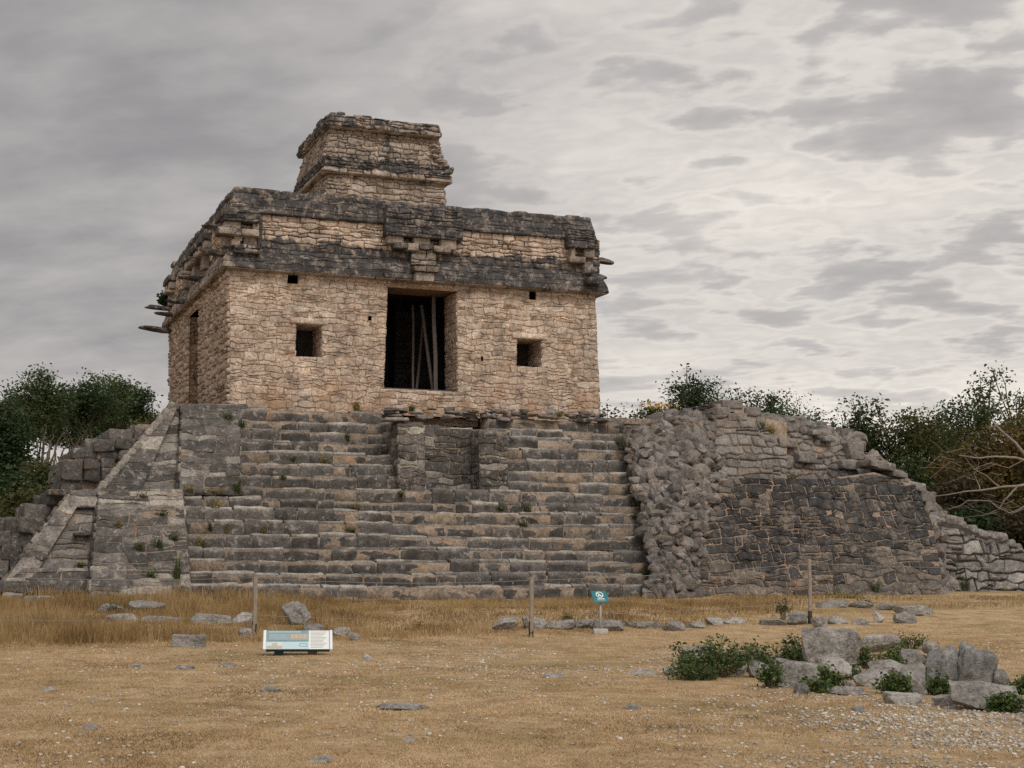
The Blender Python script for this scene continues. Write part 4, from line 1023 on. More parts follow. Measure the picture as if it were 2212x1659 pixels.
for nm, lb, bx4, kw in (
    ('boulder', 'small grey boulder at the left picture edge under the panelled wall', (2, 1279, 46, 1302), {}),
    ('stone_slab', 'long pale flat slab lying in grass below the recessed panel', (44, 1286, 122, 1306), dict(deep=.5, tilt=.1)),
    ('stone_slab', 'pale flat stone with a weed before the lower left balustrade corner', (208, 1303, 266, 1324), dict(deep=.6)),
    ('boulder', 'broad dome-topped grey stone at the foot of the left balustrade', (270, 1297, 358, 1322), dict(deep=.5, block_=.3)),
    ('kerb_stone', 'long low pale kerb stone, leftmost of the sunken row in tall grass', (225, 1325, 302, 1346), dict(deep=.4)),
    ('kerb_stone', 'rough low kerb stone sunken in tall grass right of the leftmost one', (300, 1330, 388, 1350), dict(deep=.35)),
    ('kerb_stone', 'long flat-topped kerb stone just left of the knobbly grey rock', (410, 1325, 502, 1352), dict(deep=.4, block_=.8)),
    ('boulder', 'knobbly grey rock touching the left fence post', (498, 1322, 551, 1353), dict(amp=.11)),
    ('boulder', 'tall rough boulder standing in amber grass, largest behind the information panel', (606, 1298, 669, 1352), dict(amp=.12, deep=.8, roll=-.15, mat='grey_boulder')),
    ('cut_block', 'small squared grey block right behind the top of the information panel', (654, 1344, 697, 1368), dict(block_=.9, cuts=3)),
    ('boulder', 'rounded flat stone just off the right end of the information panel', (716, 1354, 758, 1374), dict(block_=.5)),
    ('boulder', 'little rough stone, farthest right of those beside the information panel', (752, 1366, 776, 1384), {}),
    ('boulder', 'rounded grey stone at the foot of the left fence post', (511, 1356, 546, 1378), dict(block_=.3)),
    ):
    boulder(nm, lb, *bx4, seed=int(bx4[0] * 7 + bx4[1]), group=LG, **kw)
cbp = G(407, 1397); mb = MB(); block(mb, (0, 0, .08), (.26, .13, .11), r=.02, amp=.022, seed=8, nscale=5, dark=.2); cbo = mb.build('cut_block', [M['boulder']], sharp=40); cbo.location = cbp; cbo.rotation_euler = (0, 0, .06)
tag(cbo, 'rectangular cut block with pale flat top lying on mown grass at left', 'stone', LG)
KG = 'kerb stones in the row right of the middle post'
for k, (x0, y0, x1, y1, lb, kw) in enumerate((
    (1062, 1333, 1118, 1361, 'pale lumpy stone, first of the kerb row left of the middle post', {}),
    (1127, 1332, 1180, 1360, 'kerb stone directly behind the foot of the middle fence post', {}),
    (1180, 1339, 1243, 1360, 'long squared kerb stone with a small weed behind it', dict(block_=.8)),
    (1241, 1336, 1288, 1358, 'half-hidden kerb stone in grass just left of the teal sign post', {}),
    (1284, 1338, 1352, 1362, 'grey kerb stone right behind the teal sign post', dict(block_=.7)),
    (1350, 1342, 1436, 1358, 'long low kerb stone, first one clear of the teal sign on its right', dict(deep=.4)),
    (1430, 1341, 1484, 1362, 'rough grey kerb stone in the middle of the thin low run', {}),
    (1480, 1343, 1526, 1358, 'thin low pale kerb stone before the raised pair', {}),
    (1524, 1333, 1566, 1350, 'knobbly pale kerb stone, left of the raised pair', {}),
    (1562, 1332, 1616, 1348, 'smooth pale kerb stone, right of the raised pair', dict(block_=.3)),
    (1642, 1336, 1702, 1350, 'isolated pale flat kerb stone left of the right fence post', dict(deep=.5)))):
    boulder('kerb_stone', lb, x0, y0, x1, y1, seed=700 + k * 5, group=KG, **kw)
EG = 'half-buried stones behind the rock cluster'
for k, (x0, y0, x1, y1, lb) in enumerate((
    (1702, 1320, 1756, 1334, 'flat pale stone left of the right fence post, at sapling height'), (1700, 1326, 1748, 1350, 'grey stone touching the left side of the right fence post foot'),
    (1752, 1331, 1792, 1358, 'tilted dark stone just right of the right fence post foot'), (1788, 1331, 1834, 1350, 'low grey stone two places right of the right fence post'),
    (1764, 1296, 1836, 1314, 'long pale ledge stone in the rear row near the temple wall'), (1832, 1298, 1890, 1313, 'flat white ledge stone in the middle of the rear row'),
    (1884, 1302, 1940, 1318, 'greyish ledge stone right of the middle of the rear row'), (1938, 1306, 2030, 1330, 'long broken ledge stone ending the rear row at right'),
    (1888, 1322, 1912, 1345, 'small upright pale stone left of the leaning wedge'), (1934, 1320, 1982, 1348, 'pale wedge-shaped stone leaning in grass above the rock cluster'),
    (1840, 1336, 1880, 1352, 'low half-sunken stone between post stones and the small upright one'))):
    boulder('half_buried_stone', lb, x0, y0, x1, y1, seed=800 + k * 3, group=EG, deep=.6)
def zc(a, b): return (1550 + a / 2.328) * .8848, (1400 + b / 2.328) * .8848
CGp = 'rocks of the cluster at right'
for k, (x0, y0, x1, y1, yb, lb, kw) in enumerate((
    (255, 408, 440, 520, 545, 'white angular block at the left end of the cluster, behind the large shrub', {}),
    (560, 448, 645, 560, 575, 'grey stone half hidden between the two left shrubs', {}),
    (158, 528, 235, 572, None, 'small grey stone lying alone left of the cluster', {}),
    (645, 492, 770, 590, None, 'pale squarish block at the left front of the long slanted boulder', dict(block_=.7)),
    (770, 480, 1056, 655, None, 'long slanted boulder with a pale ridge at the front left of the cluster', dict(deep=.55, roll=.12)),
    (955, 300, 1292, 560, 590, 'huge flat-topped boulder, tallest at the back of the cluster', dict(deep=.6, block_=.75, cuts=6)),
    (760, 458, 910, 520, 540, 'flat stone leaning on the left side of the huge boulder', {}),
    (1040, 478, 1240, 575, 610, 'ledge stone wedged under the front of the huge boulder', {}),
    (1288, 345, 1518, 440, 470, 'wide pale-topped rock right of the huge boulder', dict(deep=.5)),
    (1638, 385, 1748, 450, 480, 'pale rock peeping out behind the left leaning slab', {}),
    (1520, 428, 1655, 530, 550, 'rounded grey rock with a fern growing on its face', dict(block_=.3)),
    (1335, 490, 1545, 570, 590, 'mottled low rock in the middle of the cluster', {}),
    (1368, 540, 1455, 595, 620, 'small white stone resting in the middle of the cluster', dict(block_=.3)),
    (1250, 545, 1460, 645, None, 'tan slab tilted over a dark hollow at the centre front', dict(roll=-.1)),
    (1508, 508, 1672, 690, None, 'wedge-shaped boulder leaning against the left upright slab', dict(tilt=-.2)),
    (1648, 408, 1855, 640, None, 'left of the two upright grey slabs', dict(mat='grey_boulder', deep=.4, roll=-.18, block_=.8)),
    (1818, 388, 2085, 645, None, 'right and larger of the two upright grey slabs', dict(mat='grey_boulder', deep=.4, roll=.25, block_=.7, cuts=5)),
    (2045, 540, 2135, 650, None, 'dark narrow stone propping the right side of the larger slab', dict(mat='grey_boulder')),
    (1125, 640, 1332, 695, None, 'low flat stone on the gravel below the tan slab', dict(deep=.5)),
    (905, 622, 992, 690, None, 'small dark pointed stone under the long slanted boulder', dict(mat='grey_boulder')),
    (1058, 630, 1128, 682, None, 'small rounded stone between the dark pointed one and the flat one', dict(block_=.3)),
    (1428, 675, 1638, 750, None, 'pale flat slab lying at the front of the cluster', dict(block_=.85, cuts=3, deep=.5)),
    (1705, 688, 1855, 760, None, 'pale wedge stone between flat slab and big low boulder', {}),
    (1800, 618, 2225, 785, None, 'biggest low boulder at the right front of the cluster', dict(deep=.45, cuts=6)),
    (1235, 752, 1318, 804, None, 'dark round stone lying alone on gravel before the cluster', dict(mat='grey_boulder', block_=.2)))):
    a = zc(x0, y0); b = zc(x1, y1); boulder('rock', lb, a[0], a[1], b[0], b[1], seed=1000 + k * 11, cat='rock', group=CGp, by_=zc(0, yb)[1] if yb else None, **kw)
FG = 'small stones wedged among the cluster rocks'
for k in range(34):
    u = random.random(); a = 700 + 1400 * u; b = 560 + 60 * u + random.uniform(-75, 90); w_ = random.uniform(35, 95); h_ = w_ * random.uniform(.45, .8)
    p0, p1 = zc(a - w_ / 2, b - h_), zc(a + w_ / 2, b)
    boulder('wedged_stone', 'small grey stone wedged between the big rocks of the cluster at right', p0[0], p0[1], p1[0], p1[1], seed=1300 + k, cat='stone', group=FG, lvl=3, sink=.35)
SG = 'low stones showing through the lawn'
for k, (x0, y0, x1, y1, lb) in enumerate((
    (772, 1408, 814, 1426, 'knobbly pale stone in lawn right of the information panel'), (468, 1430, 506, 1440, 'flat pale stone in lawn below the rectangular cut block'),
    (274, 1430, 308, 1444, 'grey stone in lawn left of and below the rectangular cut block'), (370, 1434, 416, 1446, 'flat mossy outcrop in lawn beneath the rectangular cut block'),
    (806, 1517, 916, 1533, 'long flat pale outcrop in the middle of the foreground lawn'), (1174, 1452, 1226, 1464, 'flat grey outcrop in lawn right of centre'),
    (1348, 1446, 1420, 1456, 'low outcrop in lawn left of the white angular block'), (1346, 1518, 1386, 1532, 'grey outcrop in lawn between centre and rock cluster'),
    (868, 1590, 900, 1602, 'pale chip in lawn below the long flat outcrop'), (660, 1630, 716, 1650, 'grey outcrop at the bottom edge of the lawn'),
    (168, 1562, 208, 1578, 'pale stone in lawn at lower left'), (86, 1480, 122, 1494, 'pale stone in lawn near the left edge'), (560, 1480, 606, 1494, 'low stone in lawn below the information panel'))):
    boulder('lawn_stone', lb, x0, y0, x1, y1, seed=1400 + k * 3, group=SG, lvl=4, sink=.7, deep=.8, amp=.16, block_=.2)

# gravel
mb = MB(); n = 220000; yy = 10.5 + 21 * rng.random(n) ** 1.35; xx = (rng.random(n) - .5) * (yy * .72 + 5)
keep = rng.random(n) < gravelness(xx, yy) * np.clip(.25 + 1.6 * (vnoise(np.column_stack([xx, yy, 0 * xx]), .8, 9, 3) + .25), 0, 1)
xx, yy = xx[keep], yy[keep]; zz = ground_h(xx, yy) + vnoise(np.column_stack([xx, yy, 0 * xx]), 1.3, 3, 3) * .03
T1 = ICO[0][1]
for k in range(8):
    sel = slice(k, None, 8); x, y, z = xx[sel], yy[sel], zz[sel]; m_ = len(x); r_ = .005 + .02 * rng.random(m_) ** 4; a = rng.random(m_) * 6.283
    P = rock_verts(2000 + k, 0, cuts=5) * [1, 1, .6]; ca, sa = np.cos(a)[:, None], np.sin(a)[:, None]
    Q = np.stack([P[None, :, 0] * ca - P[None, :, 1] * sa, P[None, :, 0] * sa + P[None, :, 1] * ca, np.broadcast_to(P[None, :, 2], (m_, 12))], 2) * r_[:, None, None] + np.stack([x, y, z + r_ * .3], 1)[:, None, :]
    mb.add(Q.reshape(-1, 3), (T1[None] + 12 * np.arange(m_)[:, None, None]).reshape(-1, 3), 0, np.repeat(rng.random(m_), 12))
gv = mb.build('gravel', [stone_mat('gravel_limestone', [(.36, .32, .265), (.50, .455, .385), (.62, .575, .50)], stain=-.1, lichen=.1)], smooth=True); gv['kind'] = 'stuff'

# ================================================================== GRASS
def blades(name, n, xf, yf, keepf, hgt, wid, lean, mat, seed):
    r_ = np.random.default_rng(seed); y = yf(r_.random(n)); x = xf(r_.random(n), y)
    k = r_.random(n) < keepf(x, y); x, y = x[k], y[k]; n = len(x)
    z = ground_h(x, y) + vnoise(np.column_stack([x, y, 0 * x]), 1.3, 3, 3) * .03
    h = hgt(x, y) * r_.uniform(.5, 1.25, n); a = r_.uniform(0, 6.283, n); w = wid * r_.uniform(.6, 1.3, n)
    l = lean * h * r_.uniform(.2, 1.3, n); la = r_.uniform(0, 6.283, n)
    B = np.column_stack([x, y, z - .01]); dx_ = np.column_stack([np.cos(a) * w, np.sin(a) * w, 0 * w])
    T_ = B + np.column_stack([np.cos(la) * l, np.sin(la) * l, h])
    mid_ = B + (T_ - B) * .55 + np.column_stack([-np.cos(la) * l * .12, -np.sin(la) * l * .12, h * .06])
    V = np.stack([B - dx_, B + dx_, mid_ + dx_ * .75, T_, mid_ - dx_ * .75], 1).reshape(-1, 3)
    i = np.arange(n) * 5; mb = MB()
    patch = .5 + .8 * vnoise(np.column_stack([x, y, 0 * x]), .7, 5, 3) + .7 * vnoise(np.column_stack([x, y * .6, 0 * x]), 3.1, 6, 3)
    rn = np.clip(.45 * r_.random(n) + .55 * patch, 0, 1)
    mb.add(V, [np.column_stack([i, i + 1, i + 2, i + 4]), np.column_stack([i + 4, i + 2, i + 3])], 0, np.repeat(rn, 5), 0)
    o = mb.build(name, [mat], smooth=False); o['kind'] = 'stuff'; return o
m_tall = leaf_mat('amber_grass', [(.15, .095, .04), (.29, .19, .082), (.41, .285, .135), (.50, .38, .20)], .35, .7)
m_short = leaf_mat('straw_lawn', [(.16, .108, .048), (.36, .245, .125), (.53, .38, .215), (.66, .51, .33)], .25, .8)
def front_edge(x):      # the line along which the lawn is mown
    return np.interp(x, [-14, -8, -4.5, -1.5, .5, 3, 7, 12], [24.6, 25.6, 26.6, 28.6, 29.6, 30.4, 34, 36.5])
def stair_line(x): return 35.66 + .364 * (x + 7.31)
def tall_keep(x, y):
    fe = front_edge(x) + vnoise(np.column_stack([x, y, 0 * x]), .9, 8, 2) * .8
    v = sstep(-.6, .5, y - fe) * (y < stair_line(x) + np.where(x < -9.3, 3, .1)); return v * (.25 + .75 * sstep(9, 2, x)) * np.clip(.75 + .6 * vnoise(np.column_stack([x, y, 0 * x]), 1.1, 12, 2), .15, 1)
def tall_h(x, y):
    k = np.ones(len(x))
    for rx, ry, rw in ROCKS: k = np.minimum(k, .5 + .5 * np.clip(np.hypot((x - rx) / (rw + .12), np.where(y < ry, (y - ry) / 1.3, (y - ry) / .3)) - .75, 0, 1))
    return k * (.12 + .22 * sstep(-2.0, -6.5, x)) * (.85 + .8 * vnoise(np.column_stack([x, y, 0 * x]), .9, 15, 3)) * sstep(-1.2, 1.4, y - front_edge(x) + .4)
blades('tall_grass', 330000, lambda u, y: -16 + 31 * u, lambda u: 24 + 20 * u, tall_keep, tall_h, .006, .35, m_tall, 1)
blades('lawn_grass', 620000, lambda u, y: (u - .5) * (y * .74 + 7), lambda u: 9.8 + 22 * u ** 1.5, lambda x, y: (y < front_edge(x) + 1.0) * np.clip(1.05 - .75 * gravelness(x, y) + 1.1 * vnoise(np.column_stack([x, y * .7, 0 * x]), 2.2, 21, 3), .05, 1), lambda x, y: .026 + .012 * vnoise(np.column_stack([x, y, 0 * x]), .9, 4, 2) + .03 * sstep(-1.5, .5, y - front_edge(x)), .0045, 1.1, m_short, 2)

# ================================================================== SMALL PLANTS
m_weed = leaf_mat('weed_green', [(.05, .07, .025), (.085, .11, .04), (.15, .16, .065)], .35)
m_dry = leaf_mat('weed_straw', [(.16, .15, .05), (.26, .22, .08), (.34, .27, .12)], .35)
m_shrub = leaf_mat('shrub_leaves', [(.025, .045, .014), (.05, .085, .022), (.09, .14, .035), (.16, .20, .06)], .3, .5)
m_dark = leaf_mat('dark_leaves', [(.018, .038, .012), (.03, .055, .018), (.05, .08, .026)], .3, .5)
m_mid = leaf_mat('green_leaves', [(.028, .05, .014), (.045, .075, .02), (.075, .11, .03)], .3, .5)
m_olive = leaf_mat('olive_leaves', [(.04, .05, .016), (.07, .078, .024), (.12, .10, .03)], .3, .55)
m_rust = leaf_mat('rusty_leaves', [(.05, .055, .018), (.085, .075, .022), (.17, .105, .022), (.09, .06, .025)], .3, .55)
m_brown = leaf_mat('brownish_leaves', [(.04, .036, .018), (.065, .055, .026), (.09, .07, .035)], .3, .6)
m_flower = leaf_mat('yellow_flowers', [(.55, .30, .02), (.65, .40, .03)], .3, .6)
def leaf_quads(P, size, r_, droop=.2, asp=.45):
    n = len(P); d = r_.normal(size=(n, 3)); d[:, 2] = d[:, 2] * .6 - droop; d /= np.linalg.norm(d, axis=1, keepdims=True) + 1e-9
    q = np.cross(d, r_.normal(size=(n, 3))); q /= np.linalg.norm(q, axis=1, keepdims=True) + 1e-9
    s = size * r_.uniform(.6, 1.4, n)[:, None]; V = np.stack([P - d * s * .5, P + q * s * asp * .5, P + d * s * .5, P - q * s * asp * .5], 1).reshape(-1, 3)
    return V, np.arange(4 * n).reshape(n, 4)
vl = bpy.context.view_layer; vl.update()
dg = bpy.context.evaluated_depsgraph_get()
TEMPLE_OBJS = {temple.name} | {c.name for c in temple.children_recursive} | {'stonework'}
def on_surface(px, py):
    """the point of the temple or wall that lies in this survey direction"""
    r = ray(px, py); r = r / np.linalg.norm(r); o = Vector(CAM); d = Vector(r); t = 0
    for _ in range(12):
        ok, loc, nrm, _, ob, _ = scn.ray_cast(dg, o, d)
        if not ok: return None
        if ob.name in TEMPLE_OBJS: return np.array(loc)
        o = loc + d * .02
    return None
def tuft(label, px, py, w, h, mat=None, grp='weeds rooted in the temple masonry', ground=False, n=60):
    p = G(px, py) if ground else on_surface(px, py)
    if p is None: return
    D = float(p[1]); rw = w / F * D / 2; rh = h / F * D; r_ = np.random.default_rng(int(px * 3 + py)); n = int(n)
    a = r_.uniform(0, 6.283, n); rad = rw * np.sqrt(r_.random(n)) * .5; B = np.column_stack([np.cos(a) * rad, np.sin(a) * rad * .5, np.full(n, -.03)])
    la = r_.uniform(0, 6.283, n); l = rw * r_.uniform(.1, 1.0, n); hh = rh * r_.uniform(.4, 1.05, n) * (1 - .4 * l / rw)
    T_ = B + np.column_stack([np.cos(la) * l, np.sin(la) * l * .6 - .05, hh]); wv = .007 + .0 * hh; q = np.column_stack([np.sin(la) * wv, -np.cos(la) * wv, 0 * wv])
    mid_ = B + (T_ - B) * .5 + np.column_stack([0 * l, 0 * l, hh * .12]); mb = MB()
    V = np.stack([B - q, B + q, mid_ + q, T_, mid_ - q], 1).reshape(-1, 3); i = np.arange(n) * 5
    mb.add(V, [np.column_stack([i, i + 1, i + 2, i + 4]), np.column_stack([i + 4, i + 2, i + 3])], 0, np.repeat(r_.random(n), 5))
    k = n; c = r_.random((k, 3)); P = np.column_stack([(c[:, 0] - .5) * rw * 1.5, (c[:, 1] - .7) * rw * .8, c[:, 2] ** 1.3 * rh * .8])
    P += r_.normal(size=P.shape) * [rw * .3, .03, rh * .08]; V, Fq = leaf_quads(P, .06, r_); mb.add(V, Fq, 0, np.repeat(r_.random(k), 4))
    o = mb.build('weed_tuft', [mat or m_weed], smooth=False); o.location = p; tag(o, label, 'weed', grp)
for lb, px, py, w, h, mt in (
    ('weed tuft high on the upper balustrade near its right edge', 494, 905, 34, 26, None), ('small weed beside the top of the left stair edge', 522, 922, 22, 18, None),
    ('slim weed on an upper step between balustrade and niche', 751, 950, 12, 22, None), ('bright round weed tuft on a middle step left of the niche', 698, 998, 32, 20, m_dry),
    ('faint weed on an upper step right of the balustrade', 633, 994, 18, 12, None), ('weed on the upper step corner near the left stair edge', 612, 1035, 14, 14, None),
    ('dark bushy weed in the corner where upper balustrade meets terrace', 512, 1062, 34, 46, None), ('low green growth along the foot of the upper balustrade', 470, 1062, 54, 14, m_dry),
    ('weed at the left foot corner of the upper balustrade', 409, 1060, 34, 18, m_dry), ('olive moss-like weed on the first lower step at its left end', 465, 1096, 42, 24, m_dry),
    ('pair of flat weeds on the first lower step below the niche line', 768, 1096, 56, 14, m_dry), ('thin weed on the step under the left niche pier', 866, 1070, 18, 14, None),
    ('spiky weed low on the left stair edge, above its yellow neighbour', 453, 1145, 18, 24, None), ('yellowish weed next to the spiky one on the left stair edge', 490, 1148, 14, 22, m_dry),
    ('leafy weed on the third lower step left of centre', 570, 1148, 24, 18, m_dry), ('dark leafy weed on a lower step under the niche', 760, 1148, 30, 16, None),
    ('weed spreading at the left end of a lower step beside the balustrade', 432, 1178, 36, 24, m_dry), ('tall thin weed on a step right of the niche', 1138, 1104, 36, 28, None),
    ('weed one step under the tall thin one right of the niche', 1128, 1136, 42, 20, None), ('faint weed on steps below the right niche pier', 1080, 1102, 20, 16, None),
    ('dry grass clump on the ledge under the left window', 770, 884, 24, 26, m_dry), ('dark weed on the ledge under the doorway', 888, 886, 24, 18, None),
    ('weed on the ledge right of the doorway sill', 1022, 895, 26, 16, m_dry), ('dry weed at the foot of the shrine wall near its right corner', 1208, 898, 36, 14, m_dry),
    ('leafy green weed in the middle of the left balustrade', 302, 1188, 32, 28, None), ('bright weed beside the leafy one on the left balustrade', 341, 1182, 30, 34, None),
    ('weed low on the left balustrade', 327, 1246, 34, 20, None), ('large dark climbing weed at the lower right edge of the left balustrade', 382, 1250, 34, 70, None),
    ('weed at the upper right edge of the left balustrade', 376, 1166, 26, 20, None), ('yellow-green weed in the upper left part of the left balustrade', 257, 1138, 20, 20, m_dry),
    ('flat weed near the top of the left balustrade', 350, 1112, 34, 14, None), ('yellow weed at the top edge of the left balustrade', 308, 1072, 26, 12, m_dry),
    ('weed in the bottom of the recessed panel', 174, 1226, 22, 16, None), ('bushy weed at the top left end of the rubble core', 1349, 966, 50, 44, None),
    ('weed at the foot of the rubble core on the last steps', 1394, 1242, 22, 22, None), ('weed on the lower steps before the rubble core', 1370, 1120, 16, 18, None),
    ('straw-coloured grass clump on top of the broken upper wall', 1664, 934, 36, 24, m_dry), ('green weed on top of the broken upper wall beside the straw clump', 1646, 926, 18, 24, None),
    ('dry grass clump on the ledge of the dark lower wall', 1706, 1034, 38, 18, m_dry), ('green plant at the foot of the dry-stone wall', 2081, 1274, 30, 34, None),
    ('weed at the foot of the dark lower wall right of the fence post', 1888, 1278, 40, 34, None), ('weed at the left foot corner of the dark lower wall', 1528, 1298, 40, 16, None)):
    tuft(lb, px, py, w, h, mt)
tuft('yellow-green weed behind the squared kerb stone', 1226, 1340, 28, 24, m_dry, 'weeds in the fenced grass', True, 90)
tuft('green weed among grass under the middle of the staircase', 905, 1356, 26, 20, m_dry, 'weeds in the fenced grass', True, 60)
tuft('small weed on the pale flat stone by the balustrade', 243, 1324, 40, 24, None, 'weeds in the fenced grass', True, 80)
tuft('leafy weed at the foot of the left balustrade', 240, 1306, 40, 40, None, 'weeds in the fenced grass', True, 90)
tuft('low green growth along the foot of the dark lower wall', 1830, 1292, 100, 20, m_dry, 'weeds in the fenced grass', True, 150)

def shrub(name, label, px, py, w, h, nst, nl, mat, cat='shrub', group=None, lsz=.06, p=None, seed=None, spray=.9, tall=1.0):
    p = G(px, py) if p is None else p; D = float(p[1]); rw = w / F * D / 2; rh = h / F * D; r_ = np.random.default_rng(seed or int(px * 5 + py))
    root = empty(name, tuple(p)); st = MB(); lf = MB(); pts = []
    for k in range(nst):
        a = r_.uniform(0, 6.283); rr = rw * math.sqrt(r_.random()) * spray; tip = np.array([math.cos(a) * rr, math.sin(a) * rr * .7, rh * r_.uniform(.35, 1.0) * (1 - .35 * (rr / rw) ** 2)])
        b = np.array([tip[0] * .35, tip[1] * .35, -.02]); t = np.linspace(0, 1, 6)[:, None]; c = b + (tip - b) * t; c[:, 2] = b[2] + (tip[2] - b[2]) * np.sqrt(t[:, 0])
        tube(st, c, np.linspace(.008, .003, 6), 4, cap=False)
        for q in range(nl):
            u = r_.uniform(.25, 1.02); i = min(int(u * 5), 4); f = u * 5 - i; pts.append(c[i] * (1 - f) + c[i + 1] * f + r_.normal(size=3) * [.04, .04, .03] * (1 + rw * .4))
    pts = np.array(pts); pts[:, 2] = np.maximum(pts[:, 2], .01); V, Fq = leaf_quads(pts, lsz, r_, .1, .5); lf.add(V, Fq, 0, np.repeat(r_.random(len(pts)), 4))
    st.build('stems', [M['bark']], root); lf.build('foliage', [mat], root, smooth=False); return tag(root, label, cat, group)
SGp = 'green shrubs among the cluster rocks'
for lb, (cx, cy), w, h, ns, nl in (
    ('largest bushy green shrub at the left end of the rock cluster', zc(440, 585), 150, 92, 60, 34), ('airy upright shrub right of the largest one, with long arching sprigs', zc(665, 560), 78, 76, 26, 22),
    ('shrub climbing the left flank of the huge boulder', zc(960, 545), 78, 82, 40, 30), ('small dark shrub before the pale block of the long boulder', zc(775, 655), 44, 60, 26, 24),
    ('low bright shrub in front of the long slanted boulder', zc(1095, 655), 58, 50, 28, 24), ('sprig between the huge boulder and the pale-topped rock', zc(1310, 545), 26, 54, 14, 20),
    ('leafy shrub in the front centre beside the tan slab', zc(1480, 690), 62, 44, 32, 28), ('soft shrub at the foot of the left upright slab', zc(1730, 690), 60, 42, 28, 26),
    ('dark glossy shrub on the right front boulder at the picture edge', zc(2110, 790), 62, 42, 34, 30), ('fern-like shrub behind the mottled rock', zc(1500, 500), 40, 36, 20, 22), ('fern on the rounded grey rock', zc(1600, 535), 46, 30, 20, 22),
    ('low trailing greenery in the hollow below the huge boulder', zc(1180, 600), 70, 34, 26, 24), ('thin sprigs between the mottled rock and the left upright slab', zc(1460, 560), 50, 44, 18, 20),
    ('low greenery between the dark pointed stone and the flat one', zc(1010, 680), 50, 30, 20, 22), ('sparse sprigs behind the pale-topped rock', zc(1560, 430), 60, 34, 18, 18), ('low leafy fringe in front of the largest shrub', zc(330, 600), 90, 40, 30, 24),
    ('small shrub at the far right edge beside the larger slab', zc(2195, 690), 40, 40, 18, 22)):
    shrub('green_shrub', lb, cx, cy, w * 1.3, h * 1.08, int(ns * 1.25), nl, m_shrub, group=SGp, lsz=.05, spray=1.05)
shrub('young_sapling', 'thin young sapling standing just left of the right fence post', 1692, 1338, 40, 52, 10, 14, m_weed, 'sapling', lsz=.07)
shrub('young_sapling', 'small leafy sapling among the rear ledge stones', 1870, 1312, 34, 26, 8, 12, m_weed, 'sapling', lsz=.07)
for lb, px, py, w, h, dy in (('fern sprouting from the rear left corner of the shrine frieze', 350, 656, 30, 34, 0),):
    pp = to_world(np.array([X0 - .3, 16.9, 9.35])); shrub('wall_fern', lb, px, py, 44, 40, 14, 16, m_dark, 'fern', p=pp, lsz=.16)

# ================================================================== TREES
def tree(name, label, px, ytop, wpx, D, mat, seed, ybot=1150, group=None, dens=1.0, tips=70, stems=1, lsz=.15, clump=.34, crown=(.42, 1.0), airy=0.0, bark='bark', lower=0.0, cat='tree', yoff=0.0):
    r_ = np.random.default_rng(seed); r = ray(px, HZ); x = r[0] / r[1] * D; z0 = float(ground_h(x, D)); H = (HC + (HZ - ytop) / F * D) - z0; Wd = wpx / F * D / 2
    root = empty(name, (x, D, z0)); tk = MB(); lf = MB()
    tip = []
    for k in range(tips):
        while True:
            q = r_.uniform(-1, 1, 3)
            if .25 < np.linalg.norm(q) < 1 or (np.linalg.norm(q) < 1 and r_.random() < .3): break
        lob = 1 + .34 * math.sin(3 * math.atan2(q[1], q[0]) + seed) + .16 * r_.normal()
        zc_ = H * (crown[0] + crown[1]) / 2; hz = H * (crown[1] - crown[0]) / 2
        tip.append([q[0] * Wd * lob, q[1] * Wd * lob * .9, zc_ + q[2] * hz * (1 if q[2] < 0 else min(1.0, .82 + .2 * r_.random()))])
    tip = np.array(tip); nst = stems; base = np.array([[r_.normal() * .12 * (nst > 1) * H * .12, r_.normal() * .1 * (nst > 1), -.2] for _ in range(nst)])
    nlimb = max(5, int(tips / 9)); limb = tip[r_.choice(tips, nlimb, replace=False)] * [.6, .6, .8]
    r0 = .018 * H / math.sqrt(nst) + .03
    fork = []
    for s_ in range(nst):
        f = base[s_] + np.array([r_.normal() * Wd * .12, r_.normal() * Wd * .1, H * crown[0] * r_.uniform(.55, .85)]); fork.append(f)
        t = np.linspace(0, 1, 6)[:, None]; c = base[s_] + (f - base[s_]) * t + vnoise3(t * np.array([1, 2, 3]) * 2 + seed + s_, 1, seed, 2) * .1 * H * .15 * t * (1 - t) * 4
        tube(tk, c, r0 * np.linspace(1.25, .75, 6), 7)
    for k, e in enumerate(limb):
        f = fork[k % nst]; t = np.linspace(0, 1, 7)[:, None]; c = f + (e - f) * t; c[:, 2] += np.sin(t[:, 0] * math.pi) * .05 * H * r_.uniform(-.4, 1); c += vnoise3(t * 3 + k * 5.1 + seed, 1, seed, 2) * .035 * H * t
        tube(tk, c, r0 * np.linspace(.6, .22, 7), 5, cap=False); limb[k] = c[-1]
    for k, e in enumerate(tip):
        j = np.argmin(((limb - e) ** 2).sum(1)); f = limb[j]; t = np.linspace(0, 1, 5)[:, None]; c = f + (e - f) * t + vnoise3(t * 2 + k * 3.3, 1, seed + 1, 2) * .02 * H * t
        tube(tk, c, r0 * np.linspace(.22, .07, 5), 4, cap=False)
        nlv = int((95 if px > 1000 else 88) * dens * r_.uniform(.4, 1.5)); sp_ = clump * r_.uniform(.5, 1.0)
        u = 1.03 - .6 * r_.random(nlv) ** 1.6; j = np.minimum((u * 4).astype(int), 3); f = (u * 4 - j)[:, None]
        P = c[j] * (1 - f) + c[j + 1] * f + r_.normal(size=(nlv, 3)) * [sp_, sp_, sp_ * .55]; V, Fq = leaf_quads(P, lsz, r_, .25, .5)
        lf.add(V, Fq, 0, np.repeat(np.clip(r_.random(nlv) * .6 + .4 * r_.random(), 0, 1), 4))
    tk.build('trunk', [M[bark]], root); lf.build('crown', [mat], root, smooth=False); return tag(root, label, cat, group)
LT = 'trees left of the temple'; RT = 'trees right of the temple'
